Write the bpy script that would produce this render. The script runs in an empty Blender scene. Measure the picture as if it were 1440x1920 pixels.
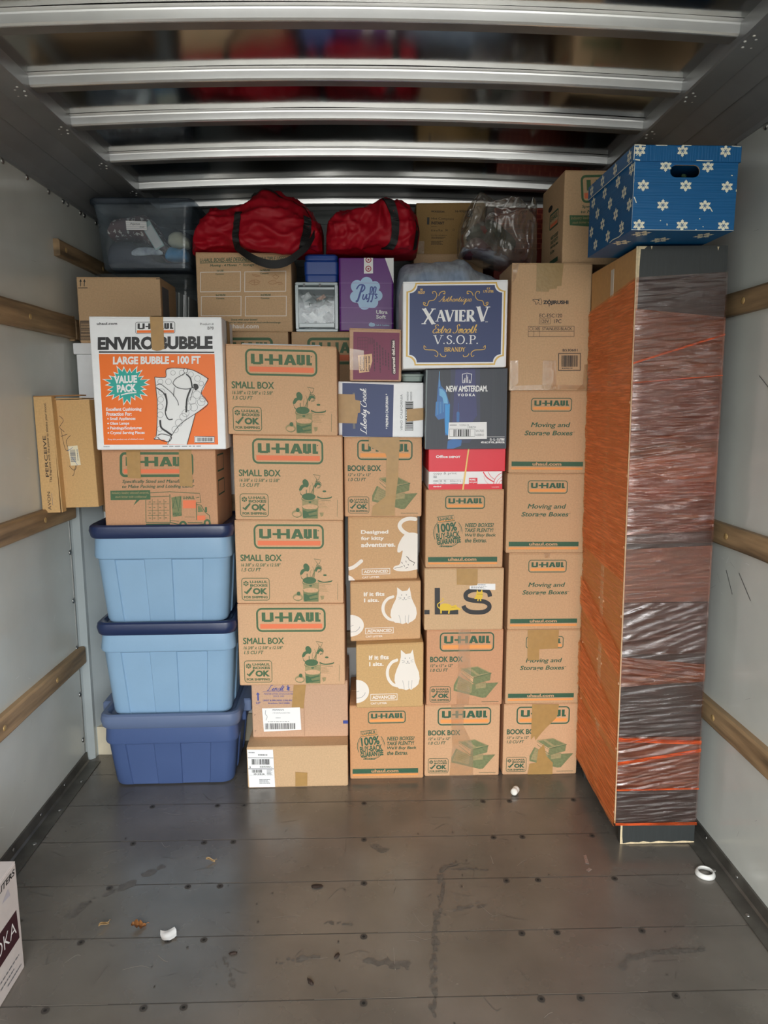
import bpy, bmesh, math, random
import numpy as np
from mathutils import Vector, Matrix, noise
from mathutils.geometry import tessellate_polygon
random.seed(7)
sc = bpy.context.scene
COL = sc.collection
PI = math.pi

# ------------------------------------------------------------------ camera, sky, exposure
CAM_H, YAW, PITCH, ROLL, FPX = 1.543, .025876, .152985, -.001814, 1337.7
cy, sy, cp, sp = math.cos(YAW), math.sin(YAW), math.cos(PITCH), math.sin(PITCH)
fw = Vector((sy*cp, cy*cp, -sp)); rt = Vector((cy, -sy, 0)); up = rt.cross(fw)
rt2 = math.cos(ROLL)*rt + math.sin(ROLL)*up; up2 = -math.sin(ROLL)*rt + math.cos(ROLL)*up
cam = bpy.data.cameras.new('camera'); camo = bpy.data.objects.new('camera', cam); COL.objects.link(camo)
camo.matrix_world = Matrix(((rt2.x, up2.x, -fw.x, 0), (rt2.y, up2.y, -fw.y, 0), (rt2.z, up2.z, -fw.z, CAM_H), (0, 0, 0, 1)))
cam.sensor_fit = 'VERTICAL'; cam.sensor_height = 36; cam.lens = FPX/1920*36; cam.clip_start = .02
sc.camera = camo
sc.view_settings.view_transform = 'Standard'; sc.view_settings.look = 'None'
sc.view_settings.gamma = 1; sc.view_settings.use_curve_mapping = False
sc.view_settings.exposure = 0.74
SKY = 7.6
w = bpy.data.worlds.new('overcast_sky'); sc.world = w; w.use_nodes = True
nt = w.node_tree; nt.nodes.clear()
wo = nt.nodes.new('ShaderNodeOutputWorld'); bg = nt.nodes.new('ShaderNodeBackground')
tc = nt.nodes.new('ShaderNodeTexCoord'); sep = nt.nodes.new('ShaderNodeSeparateXYZ'); rp = nt.nodes.new('ShaderNodeValToRGB')
mr = nt.nodes.new('ShaderNodeMapRange'); mr.inputs[1].default_value = -1; mr.inputs[2].default_value = 1
nt.links.new(tc.outputs['Generated'], sep.inputs[0]); nt.links.new(sep.outputs[2], mr.inputs[0])
nt.links.new(mr.outputs[0], rp.inputs[0]); nt.links.new(rp.outputs[0], bg.inputs[0]); nt.links.new(bg.outputs[0], wo.inputs[0])
cr = rp.color_ramp; cr.elements[0].position = 0; cr.elements[0].color = (.14, .138, .13, 1)
cr.elements[1].position = 1; cr.elements[1].color = (.97, .99, 1.0, 1)
for p, c in ((.47, (.16, .157, .15, 1)), (.50, (.34, .345, .33, 1)), (.58, (1.0, 1.01, 1.01, 1))):
    e = cr.elements.new(p); e.color = c
bg.inputs[1].default_value = SKY
Y_REAR = -1.5
po = bpy.data.lights.new('rear_opening_daylight', 'AREA'); po.shape = 'RECTANGLE'; po.size = 2.4; po.size_y = 2.5
po.cycles.is_portal = True
poo = bpy.data.objects.new('rear_opening_daylight', po); COL.objects.link(poo)
poo.location = (0, Y_REAR-.02, 1.24); poo.rotation_euler = (PI/2, 0, 0)
cs = sc.cycles
cs.use_denoising = True; cs.max_bounces = 10; cs.diffuse_bounces = 6; cs.glossy_bounces = 4; cs.transparent_max_bounces = 24
cs.transmission_bounces = 6; cs.caustics_reflective = False; cs.caustics_refractive = False; cs.sample_clamp_indirect = 6

# ------------------------------------------------------------------ materials
def lin(c):
    return tuple(((v/255)/12.92 if v <= 10 else ((v/255+.055)/1.055)**2.4) for v in c[:3])
MC = {}
def mat(name, c, rough=.6, metal=0, spec=.5, var=0, vscale=30, vstretch=(1, 1, 1), bump=0, bscale=80, bstretch=(1, 1, 1), alpha=1, coat=0, trans=0, rvar=0):
    """plain principled surface; var = mottling of the colour by noise, bump = relief by noise"""
    if name in MC: return MC[name]
    m = bpy.data.materials.new(name); m.use_nodes = True; t = m.node_tree
    b = t.nodes['Principled BSDF']; L = lin(c)
    b.inputs['Base Color'].default_value = (*L, 1); b.inputs['Roughness'].default_value = rough
    b.inputs['Metallic'].default_value = metal; b.inputs['Specular IOR Level'].default_value = spec
    b.inputs['Alpha'].default_value = alpha; b.inputs['Coat Weight'].default_value = coat
    b.inputs['Coat Roughness'].default_value = .08
    b.inputs['Transmission Weight'].default_value = trans
    def nz(scale, stretch, detail=4):
        tcn = t.nodes.new('ShaderNodeTexCoord'); mp = t.nodes.new('ShaderNodeMapping'); n = t.nodes.new('ShaderNodeTexNoise')
        mp.inputs['Scale'].default_value = stretch; n.inputs['Scale'].default_value = scale; n.inputs['Detail'].default_value = detail
        t.links.new(tcn.outputs['Object'], mp.inputs[0]); t.links.new(mp.outputs[0], n.inputs['Vector'])
        return n
    if var:
        n = nz(vscale, vstretch); r = t.nodes.new('ShaderNodeValToRGB')
        r.color_ramp.elements[0].position = .3; r.color_ramp.elements[1].position = .7
        r.color_ramp.elements[0].color = (*[v*(1-var) for v in L], 1); r.color_ramp.elements[1].color = (*[min(1, v*(1+var)) for v in L], 1)
        t.links.new(n.outputs['Fac'], r.inputs[0]); t.links.new(r.outputs[0], b.inputs['Base Color'])
    if rvar:
        n = nz(6, (1, 1, 1)); k = t.nodes.new('ShaderNodeMapRange'); k.inputs[3].default_value = max(.03, rough-rvar); k.inputs[4].default_value = rough+rvar
        t.links.new(n.outputs['Fac'], k.inputs[0]); t.links.new(k.outputs[0], b.inputs['Roughness'])
    if bump:
        n = nz(bscale, bstretch); bp = t.nodes.new('ShaderNodeBump'); bp.inputs['Strength'].default_value = bump; bp.inputs['Distance'].default_value = .01
        t.links.new(n.outputs['Fac'], bp.inputs['Height']); t.links.new(bp.outputs[0], b.inputs['Normal'])
    MC[name] = m; return m
def card(name, c):
    return mat(name, c, rough=.78, spec=.25, var=.07, vscale=160, bump=.06, bscale=26, bstretch=(9, 1, .6))
def film(name, tint, body, cover, gloss=.22, rough=.12, streak=(1, 1, 1), nscale=20, lo=.4, hi=.7):
    """thin plastic sheet: see-through tint, a milky share (cover, streaked) and a shiny skin"""
    if name in MC: return MC[name]
    m = bpy.data.materials.new(name); m.use_nodes = True; t = m.node_tree; t.nodes.clear()
    N = t.nodes.new; o = N('ShaderNodeOutputMaterial'); tr = N('ShaderNodeBsdfTransparent'); tr.inputs[0].default_value = (*tint, 1)
    d = N('ShaderNodeBsdfDiffuse'); d.inputs[0].default_value = (*lin(body), 1)
    g = N('ShaderNodeBsdfGlossy'); g.inputs[0].default_value = (1, 1, 1, 1); g.inputs[1].default_value = rough
    m1 = N('ShaderNodeMixShader'); m2 = N('ShaderNodeMixShader'); fr = N('ShaderNodeFresnel'); fr.inputs[0].default_value = 1.45
    ad = N('ShaderNodeMath'); ad.operation = 'MULTIPLY_ADD'; ad.inputs[1].default_value = gloss*1.3; ad.inputs[2].default_value = gloss*.12; ad.use_clamp = True
    tcn = N('ShaderNodeTexCoord'); mp = N('ShaderNodeMapping'); mp.inputs['Scale'].default_value = streak; n = N('ShaderNodeTexNoise')
    n.inputs['Scale'].default_value = nscale; n.inputs['Detail'].default_value = 5
    k = N('ShaderNodeMapRange'); k.inputs[1].default_value = lo; k.inputs[2].default_value = hi; k.inputs[3].default_value = cover*.45; k.inputs[4].default_value = min(1, cover*1.5)
    bp = N('ShaderNodeBump'); bp.inputs['Strength'].default_value = .5; bp.inputs['Distance'].default_value = .004
    lk = t.links.new
    lk(tcn.outputs['Object'], mp.inputs[0]); lk(mp.outputs[0], n.inputs['Vector']); lk(n.outputs['Fac'], k.inputs[0]); lk(k.outputs[0], m1.inputs[0])
    lk(n.outputs['Fac'], bp.inputs['Height']); lk(bp.outputs[0], g.inputs['Normal'])
    mn = N('ShaderNodeMath'); mn.operation = 'MINIMUM'; mn.inputs[1].default_value = gloss
    lk(tr.outputs[0], m1.inputs[1]); lk(d.outputs[0], m1.inputs[2]); lk(fr.outputs[0], ad.inputs[0]); lk(ad.outputs[0], mn.inputs[0]); lk(mn.outputs[0], m2.inputs[0])
    lk(m1.outputs[0], m2.inputs[1]); lk(g.outputs[0], m2.inputs[2]); lk(m2.outputs[0], o.inputs[0])
    MC[name] = m; return m

KR_S = card('cardboard_small', (214, 173, 136)); KR_B = card('cardboard_book', (212, 169, 131)); KR_M = card('cardboard_moving', (204, 165, 127))
KR_K = card('cardboard_litter', (206, 166, 124)); KR_L = card('cardboard_rosy', (203, 166, 138)); KR_T = card('cardboard_tan', (208, 174, 136))
KR_Y = card('cardboard_yellowish', (205, 167, 116))
WHT = mat('white_carton', (247, 249, 251), .5, var=.02, vscale=40); WHB = mat('white_paper', (245, 246, 246), .6)
GRN = mat('green_ink', (72, 104, 70), .6, var=.08, vscale=90); GRN2 = mat('deep_green_ink', (52, 92, 68), .6, var=.08, vscale=90)
GRL = mat('light_green_ink', (160, 146, 104), .65, var=.15, vscale=120); GRM = mat('mid_green_ink', (122, 128, 88), .65, var=.15, vscale=120)
ORA = mat('red_orange_ink', (238, 126, 84), .6); ORB = mat('orange_ink', (240, 160, 88), .6); ORX = mat('bright_orange_print', (250, 118, 18), .45)
WIN = mat('white_ink', (240, 232, 222), .6); BLK = mat('black_ink', (32, 32, 34), .5); DKB = mat('dark_line_ink', (60, 50, 42), .6)
TAPE = mat('kraft_paper_tape', (176, 138, 82), .45, var=.06, vscale=40, bump=.15, bscale=30)
CTAP2 = film('dull_packing_tape', (.95, .91, .85), (232, 208, 178), .12, .13, .14, nscale=18)
CTAPE = film('clear_packing_tape', (.95, .91, .85), (232, 208, 178), .1, .36, .12, nscale=18)
NAVY = mat('navy_print', (52, 66, 112), .5); GOLD = mat('gold_ink', (226, 186, 92), .45); TEAL = mat('teal_ink', (38, 172, 160), .5)
MARO = mat('maroon_print', (120, 34, 72), .5, var=.04); REDP = mat('red_print', (226, 30, 52), .4); BLU_I = mat('blue_ink', (60, 76, 150), .5)
CHAR = mat('charcoal_print', (46, 52, 64), .45); PURP = mat('purple_print', (100, 24, 126), .3); GREYI = mat('grey_ink', (120, 120, 124), .6)
STEEL = mat('bolt_steel', (170, 170, 168), .35, metal=1); DARK = mat('dark_gap', (22, 20, 18), .9)

# ------------------------------------------------------------------ mesh builder
class MB:
    def __init__(s): s.v = []; s.f = []; s.m = []; s.sm = []; s.mats = []; s.warp = None; s.crease = 0
    def mi(s, m):
        if m not in s.mats: s.mats.append(m)
        return s.mats.index(m)
    def add(s, vs, fs, m, smooth=False):
        b = len(s.v); i = s.mi(m); s.v += [tuple(p) for p in vs]
        for f in fs: s.f.append([b+k for k in f]); s.m.append(i); s.sm.append(smooth)
    def box(s, x0, x1, y0, y1, z0, z1, m, bev=0):
        if bev:
            s.loft([rrect(x0+bev, x1-bev, y0+bev, y1-bev, bev, z0, 2), rrect(x0, x1, y0, y1, bev, z0+bev, 2), rrect(x0, x1, y0, y1, bev, z1-bev, 2), rrect(x0+bev, x1-bev, y0+bev, y1-bev, bev, z1, 2)], m)
            return
        vs = [(x, y, z) for z in (z0, z1) for y in (y0, y1) for x in (x0, x1)]
        s.add(vs, [(0, 2, 3, 1), (4, 5, 7, 6), (0, 1, 5, 4), (2, 6, 7, 3), (0, 4, 6, 2), (1, 3, 7, 5)], m)
    def loft(s, rings, m, cap0=True, cap1=True, closed=True, smooth=False):
        n = len(rings[0]); vs = [p for r in rings for p in r]; fs = []
        for a in range(len(rings)-1):
            for k in range(n if closed else n-1):
                k2 = (k+1) % n; fs.append((a*n+k, a*n+k2, (a+1)*n+k2, (a+1)*n+k))
        if cap0: fs.append(tuple(range(n))[::-1])
        if cap1: fs.append(tuple((len(rings)-1)*n+k for k in range(n)))
        s.add(vs, fs, m, smooth)
    def tube(s, pts, r, m, n=8, smooth=True):
        pts = [Vector(p) for p in pts]; rings = []
        for i, p in enumerate(pts):
            d = (pts[min(i+1, len(pts)-1)]-pts[max(i-1, 0)]).normalized()
            a = d.cross(Vector((0, 0, 1)));  a = d.cross(Vector((1, 0, 0))) if a.length < 1e-3 else a
            a.normalize(); b = d.cross(a); rr = r[i] if isinstance(r, (list, tuple)) else r
            rings.append([p+a*rr*math.cos(2*PI*k/n)+b*rr*math.sin(2*PI*k/n) for k in range(n)])
        s.loft(rings, m, smooth=smooth)
    def dome(s, c, nrm, r, h, m, n=10):
        c = Vector(c); z = Vector(nrm).normalized(); a = z.orthogonal().normalized(); b = z.cross(a)
        rings = [[c+(a*math.cos(2*PI*k/n)+b*math.sin(2*PI*k/n))*r*q+z*h*hh for k in range(n)] for q, hh in ((1, 0), (.92, .45), (.65, .85), (.25, 1))]
        s.loft(rings, m, smooth=True)
    def build(s, name, parent=None, loc=(0, 0, 0), rot=(0, 0, 0)):
        me = bpy.data.meshes.new(name)
        vs = [s.warp(*p) for p in s.v] if s.warp else s.v
        me.from_pydata(vs, [], s.f)
        for m in s.mats: me.materials.append(m)
        me.polygons.foreach_set('material_index', s.m); me.polygons.foreach_set('use_smooth', [True]*len(s.f) if s.crease else s.sm); me.update()
        if s.crease: me.set_sharp_from_angle(angle=s.crease)
        o = bpy.data.objects.new(name, me); COL.objects.link(o); o.location = loc; o.rotation_euler = rot
        if parent: o.parent = parent
        return o
def rrect(x0, x1, y0, y1, r, z, n=4):
    r = max(1e-4, min(r, (x1-x0)/2-1e-4, (y1-y0)/2-1e-4)); out = []
    for cx, cyy, a0 in ((x1-r, y0+r, -PI/2), (x1-r, y1-r, 0), (x0+r, y1-r, PI/2), (x0+r, y0+r, PI)):
        for k in range(n+1):
            a = a0+PI/2*k/n; out.append((cx+r*math.cos(a), cyy+r*math.sin(a), z))
    return out
def thing(name, label, cat, loc=(0, 0, 0), rot=(0, 0, 0), group=None):
    o = bpy.data.objects.new(name, None); COL.objects.link(o); o.location = loc; o.rotation_euler = rot
    o.empty_display_size = .05
    o['label'] = label; o['category'] = cat
    if group: o['group'] = group
    return o
def tag(o, label, cat, group=None):
    o['label'] = label; o['category'] = cat
    if group: o['group'] = group
    return o
def struct(name, mb, parent=None):
    o = mb.build(name, parent)
    if not parent: o['kind'] = 'structure'
    return o
def crom(pts, n=6, closed=False):
    P = [Vector((*p, 0)) if len(p) == 2 else Vector(p) for p in pts]; out = []; L = len(P)
    for i in range(L if closed else L-1):
        p0 = P[(i-1) % L] if closed or i else P[0]; p1 = P[i]; p2 = P[(i+1) % L]; p3 = P[(i+2) % L] if closed or i+2 < L else P[-1]
        for k in range(n):
            t = k/n; out.append(.5*((2*p1)+(p2-p0)*t+(2*p0-5*p1+4*p2-p3)*t*t+(3*p1-p0-3*p2+p3)*t**3))
    if not closed: out.append(P[-1])
    return [tuple(p[:len(pts[0])]) for p in out]

# ------------------------------------------------------------------ lettering
TXT = {}
def text_geo(s, bold=0, shear=0):
    key = (s, bold, shear)
    if key in TXT: return TXT[key]
    cu = bpy.data.curves.new('t', 'FONT'); cu.body = s; cu.size = 1; cu.offset = 0 if 'M' in s else min(bold*1.2, .052 if s.isupper() else .034); cu.shear = shear; cu.resolution_u = 3
    ob = bpy.data.objects.new('t', cu); me = bpy.data.meshes.new_from_object(ob)
    vs = [(v.co.x, v.co.y) for v in me.vertices]; fs = [tuple(p.vertices) for p in me.polygons]
    if 'M' in s and bold > 0:                                       # an M closes up when thickened by offset: thicken by shifted copies
        o = min(bold*1.2, .045); n = len(vs); v0, f0 = vs, fs; vs = []; fs = []
        for k, (dx, dy) in enumerate(((-o, 0), (0, o*.6), (0, -o*.6), (o, 0))): vs += [(x+dx, y+dy) for x, y in v0]; fs += [tuple(i+k*n for i in f) for f in f0]
    bpy.data.objects.remove(ob); bpy.data.curves.remove(cu); bpy.data.meshes.remove(me)
    xs = [p[0] for p in vs] or [0]; ys = [p[1] for p in vs] or [0]
    x0, x1, y0, y1 = min(xs), max(xs), min(ys), max(ys)
    vs = [((x-x0)/max(1e-6, x1-x0), (y1-y)/max(1e-6, y1-y0)) for x, y in vs]
    TXT[key] = (vs, fs); return TXT[key]
CURS = {'a': [[(.9,.8),(.5,1),(.1,.6),(.2,.1),(.6,.1),(.9,.9),(.85,.2),(1.1,.15)]], 'b': [[(0,.3),(.45,1.7),(.3,2),(.15,1.5),(.15,.2),(.5,0),(.75,.5),(.55,.85),(.95,.75)]],
 'c': [[(.8,.8),(.5,1),(.1,.6),(.2,.1),(.55,0),(.95,.3)]], 'd': [[(.85,.75),(.5,.95),(.1,.55),(.25,.05),(.6,.15),(1.05,2.05)],[(1.0,1.7),(.85,.2),(1.15,.2)]],
 'e': [[(0,.35),(.6,.55),(.6,.95),(.3,.95),(.12,.45),(.3,.02),(.65,.05),(.95,.4)]], 'f': [[(0,.3),(.5,1.3),(.62,1.9),(.4,2),(.3,1.2),(.25,-.7),(.4,-.95),(.52,-.5),(.38,0),(.85,.4)]],
 'h': [[(0,.3),(.4,1.6),(.35,2),(.2,1.6),(.1,0)],[(.12,.3),(.4,.9),(.65,.8),(.6,.15),(.95,.25)]], 'i': [[(0,.3),(.3,1),(.25,.2),(.4,0),(.7,.3)],[(.42,1.45),(.46,1.55)]],
 'k': [[(0,.3),(.4,1.6),(.35,2),(.2,1.6),(.1,0)],[(.12,.4),(.55,1),(.55,.7),(.2,.5)],[(.2,.5),(.55,.05),(.9,.25)]], 'l': [[(0,.3),(.5,1.5),(.45,2),(.25,1.7),(.2,.3),(.4,0),(.75,.3)]],
 'm': [[(0,.6),(.15,1),(.1,0)],[(.12,.4),(.4,1),(.5,.8),(.45,0)],[(.47,.4),(.75,1),(.9,.8),(.85,.15),(1.15,.25)]], 'n': [[(0,.6),(.15,1),(.1,0)],[(.12,.4),(.45,1),(.6,.8),(.55,.15),(.9,.25)]],
 'o': [[(.5,1),(.1,.6),(.2,.05),(.6,.05),(.8,.6),(.5,1),(.55,.8),(1.0,.85)]], 'q': [[(.85,.8),(.5,1),(.1,.6),(.2,.1),(.6,.1),(.85,.9),(.75,-1),(.9,-.8),(1.1,.2)]],
 'r': [[(0,.3),(.25,1.05),(.35,.85),(.6,.85),(.55,.2),(.85,.25)]], 's': [[(0,.2),(.45,1.0),(.4,.7),(.6,.3),(.4,0),(.1,.15)],[(.4,0),(.9,.3)]],
 't': [[(0,.3),(.35,1.7),(.25,.3),(.4,0),(.75,.3)],[(.05,1.15),(.6,1.2)]], 'u': [[(0,.4),(.15,1),(.12,.3),(.3,0),(.6,.3),(.7,1),(.65,.2),(.98,.25)]],
 'x': [[(0,.8),(.2,1),(.5,.1),(.85,.25)],[(.75,.95),(.05,0)]], 'y': [[(0,.4),(.15,1),(.15,.4),(.4,.2),(.7,1),(.55,-.8),(.3,-1),(.25,-.6),(.95,.25)]],
 'L': [[(.85,1.75),(.72,2.02),(.5,1.8),(.38,1.0),(.22,.2),(.02,.02),(-.02,.18),(.25,.2),(.7,-.02),(1.2,.25)]], 'C': [[(1.1,1.6),(.9,2),(.4,1.6),(.1,.8),(.3,.05),(.8,0),(1.25,.4)]],
 'A': [[(-.2,.15),(.1,0),(.55,1),(.9,2.05),(.95,1),(.95,.1),(1.2,.2)],[(.2,.8),(1.05,.75)]], 'E': [[(1,1.7),(.7,2),(.3,1.7),(.6,1.1),(.2,.8),(.1,.3),(.5,0),(1.05,.35)]],
 'S': [[(1.1,1.6),(.9,2.05),(.5,1.7),(.8,1.0),(.7,.2),(.2,0),(-.1,.3)]], 'P': [[(.42,1.9),(.3,.8),(.12,-.05),(-.1,.1)],[(-.1,1.4),(.35,2.05),(1.05,1.85),(1,1.2),(.35,.85)]], ' ': [[]]}
CADV = {'m': 1.1, 'a': 1.05, 'd': 1.1, 'L': 1.2, 'C': 1.15, 'A': 1.15, 'E': 1.0, 'S': 1.15, 'P': 1.15, 'i': .65, 'l': .7, 't': .68, 'r': .8, 's': .8, 'f': .8, ' ': .6}
# serif capitals: (thick?, points, serif at start, serif at end)
SERF = {'X': (.9, [(1,[(.1,1),(.8,0)],1,1),(0,[(.78,1),(.1,0)],1,1)]), 'A': (.9, [(0,[(.08,0),(.42,1)],1,0),(1,[(.42,1),(.82,0)],0,1),(0,[(.2,.35),(.64,.35)],0,0)]),
 'V': (.88, [(1,[(.08,1),(.42,0)],1,0),(0,[(.42,0),(.78,1)],0,1)]), 'I': (.42, [(1,[(.21,1),(.21,0)],1,1)]),
 'E': (.74, [(1,[(.2,1),(.2,0)],1,1),(0,[(.2,.97),(.62,.97)],0,0),(0,[(.2,.5),(.5,.5)],0,0),(0,[(.2,.03),(.66,.03)],0,0),(0,[(.61,1),(.61,.8)],0,0),(0,[(.65,0),(.65,.2)],0,0),(0,[(.5,.6),(.5,.4)],0,0)]),
 'R': (.86, [(1,[(.2,1),(.2,0)],1,1),(0,[(.2,.97),(.5,.97),(.64,.87),(.66,.72),(.55,.55),(.2,.5)],0,0),(1,[(.4,.5),(.8,0)],0,1)]),
 'S': (.66, [(1,[(.55,.8),(.45,.95),(.25,.96),(.13,.78),(.25,.58),(.45,.45),(.56,.25),(.42,.05),(.2,.03),(.1,.22)],0,0)]),
 'O': (.95, [(1,[(.47+.37*math.sin(a*PI/8), .5+.48*math.cos(a*PI/8)) for a in range(17)],0,0)]), 'P': (.72, [(1,[(.2,1),(.2,0)],1,1),(0,[(.2,.97),(.48,.97),(.62,.85),(.64,.7),(.52,.52),(.2,.48)],0,0)]),
 'B': (.74, [(1,[(.2,1),(.2,0)],1,1),(0,[(.2,.97),(.46,.97),(.58,.85),(.58,.68),(.45,.54),(.2,.52)],0,0),(0,[(.45,.52),(.64,.4),(.64,.15),(.5,.03),(.2,.03)],0,0)]),
 'N': (.92, [(0,[(.18,1),(.18,0)],1,1),(1,[(.18,1),(.76,0)],0,0),(0,[(.76,0),(.76,1)],0,1)]), 'D': (.86, [(1,[(.2,1),(.2,0)],1,1),(0,[(.2,.97),(.5,.95),(.72,.75),(.76,.5),(.72,.25),(.5,.05),(.2,.03)],0,0)]),
 'Y': (.82, [(1,[(.08,1),(.4,.5)],1,0),(0,[(.74,1),(.4,.5)],1,0),(1,[(.4,.5),(.4,0)],0,1)]), '.': (.35, [(1,[(.15,.0),(.15,.14)],0,0)]), ' ': (.4, [])}

class Art:
    """flat print on one face of a box; coordinates are those of src (a rectangle or a quad) and map onto the whole face"""
    def __init__(s, mb, to3, src, base=.0003):
        s.mb, s.to3, s.lay = mb, to3, base
        if len(src) == 4 and not hasattr(src[0], '__len__'):
            x0, y0, x1, y1 = src; s.uv = lambda x, y: ((x-x0)/(x1-x0), (y-y0)/(y1-y0))
        else:
            A = []; B = []
            for (x, y), (u, v) in zip(src, ((0, 0), (1, 0), (1, 1), (0, 1))):
                A.append([x, y, 1, 0, 0, 0, -u*x, -u*y]); B.append(u); A.append([0, 0, 0, x, y, 1, -v*x, -v*y]); B.append(v)
            h = np.linalg.solve(np.array(A, float), np.array(B, float))
            def uv(x, y):
                d = h[6]*x+h[7]*y+1; return ((h[0]*x+h[1]*y+h[2])/d, (h[3]*x+h[4]*y+h[5])/d)
            s.uv = uv
    def up(s): s.lay += .00002
    def raw(s, pts, faces, m, clip=True):
        o = []; s.lay += .000004
        for p in pts:
            u, v = s.uv(*p)
            if clip: u = min(1, max(0, u)); v = min(1, max(0, v))
            o.append(s.to3(u, v, s.lay))
        s.mb.add(o, faces, m)
    def poly(s, pts, m, holes=()):
        s.up(); loops = [list(pts)]+[list(h) for h in holes]
        tri = tessellate_polygon([[Vector((p[0], p[1], 0)) for p in l] for l in loops])
        s.raw([p for l in loops for p in l], [tuple(t) for t in tri], m)
    def rect(s, x0, y0, x1, y1, m): s.up(); s.raw([(x0, y0), (x1, y0), (x1, y1), (x0, y1)], [(0, 1, 2, 3)], m)
    def ell(s, cx, cyy, rx, ry, m, n=24): s.poly([(cx+rx*math.cos(2*PI*k/n), cyy+ry*math.sin(2*PI*k/n)) for k in range(n)], m)
    def strip(s, pts, w, m, closed=False, taper=None):
        pts = [tuple(p) for p in pts]; n = len(pts)
        if n < 2: return
        vs = []; fs = []
        for i, p in enumerate(pts):
            a = pts[(i-1) % n] if closed else pts[max(i-1, 0)]; b = pts[(i+1) % n] if closed else pts[min(i+1, n-1)]
            dx, dy = b[0]-a[0], b[1]-a[1]; l = math.hypot(dx, dy) or 1; nx, ny = -dy/l, dx/l
            k = 1
            if 0 < i < n-1 or closed:
                e = math.hypot(p[0]-a[0], p[1]-a[1]) or 1; c = ((p[0]-a[0])*dx+(p[1]-a[1])*dy)/(e*l); k = min(1.6, 1/max(.5, c))
            ww = (w(i/(n-1), dx/l, dy/l) if callable(w) else w)/2*k
            vs += [(p[0]+nx*ww, p[1]+ny*ww), (p[0]-nx*ww, p[1]-ny*ww)]
        for i in range(n if closed else n-1):
            j = (i+1) % n; fs.append((2*i, 2*j, 2*j+1, 2*i+1))
        if n < 12: s.raw(vs, fs, m); return
        l0 = s.lay
        for i, f in enumerate(fs): s.lay = l0+.000005*(i % 30); s.raw([vs[j] for j in f], [(0, 1, 2, 3)], m)
        s.lay = l0+.00008
    def line(s, pts, w, m, smooth=False, closed=False):
        s.up(); s.strip(crom(pts, 6, closed) if smooth else pts, w, m, closed)
    def frame(s, x0, y0, x1, y1, w, m, r=0):
        p = [(a[0], a[1]) for a in rrect(x0+w/2, x1-w/2, y0+w/2, y1-w/2, r, 0, 5)] if r else [(x0, y0), (x1, y0), (x1, y1), (x0, y1)]
        s.up()
        if r: s.strip(p, w, m, True)
        else:
            for a in ((x0, y0, x1, y0+w), (x0, y1-w, x1, y1), (x0, y0+w, x0+w, y1-w), (x1-w, y0+w, x1, y1-w)):
                s.raw([(a[0], a[1]), (a[2], a[1]), (a[2], a[3]), (a[0], a[3])], [(0, 1, 2, 3)], m)
    def text(s, t, x0, y0, x1, y1, m, bold=.02, shear=0, rot=0):
        """lettering filling the rectangle; rot 90 reads upwards, -90 downwards"""
        s.up(); vs, fs = text_geo(t, bold, shear)
        if rot == 90: pts = [(x0+(x1-x0)*v, y1-(y1-y0)*u) for u, v in vs]
        elif rot == -90: pts = [(x1-(x1-x0)*v, y0+(y1-y0)*u) for u, v in vs]
        elif rot: 
            cx, cyy = (x0+x1)/2, (y0+y1)/2; ca, sa = math.cos(math.radians(rot)), math.sin(math.radians(rot)); pts = []
            for u, v in vs:
                a, b = (u-.5)*(x1-x0), (v-.5)*(y1-y0); pts.append((cx+a*ca+b*sa, cyy-a*sa+b*ca))
        else: pts = [(x0+(x1-x0)*u, y0+(y1-y0)*v) for u, v in vs]
        vs2 = []; fs2 = []; l0 = s.lay
        for i, f in enumerate(fs):                                  # the fill of a bold letter overlaps itself: keep its triangles a hair apart
            s.lay = l0+.000005*(i % 40); b = len(s.mb.v); s.raw([pts[j] for j in f], [tuple(range(len(f)))], m)
        s.lay = l0+.00012
    def fit(s, strokes, x0, y0, x1, y1, m, rot=0):
        """strokes: list of (points, width function in the same unit) in y-up unit space, fitted to the rectangle"""
        xs = [p[0] for st in strokes for p in st[0]]; ys = [p[1] for st in strokes for p in st[0]]
        a, b, c, d = min(xs), max(xs), min(ys), max(ys); s.up()
        for pts, wf in strokes:
            if rot == 90:
                k = (x1-x0)/(d-c); q = [(x0+(d-p[1])*k, y1-(p[0]-a)/(b-a)*(y1-y0)) for p in pts]
            elif rot == -90:
                k = (x1-x0)/(d-c); q = [(x1-(d-p[1])*k, y0+(p[0]-a)/(b-a)*(y1-y0)) for p in pts]
            else:
                k = (y1-y0)/(d-c); q = [(x0+(p[0]-a)/(b-a)*(x1-x0), y0+(d-p[1])*k) for p in pts]
            s.strip(q, (lambda f: (lambda t, dx, dy: f(t, dx, dy)*k))(wf), m)
    def cursive(s, t, x0, y0, x1, y1, m, wt=.16, shear=.3, rot=0):
        st = []; x = 0
        for ch in t:
            for g in CURS[ch]:
                if len(g) > 1:
                    pts = crom([(x+p[0]+shear*p[1], p[1]) for p in g], 5)
                    if rot: wf = lambda q, dx, dy: wt*(.45+.9*abs(dx))
                    else: wf = lambda q, dx, dy: wt*(.45+.9*abs(dy))
                    st.append((pts, wf))
            x += CADV.get(ch, .9)
        s.fit(st, x0, y0, x1, y1, m, rot)
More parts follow.
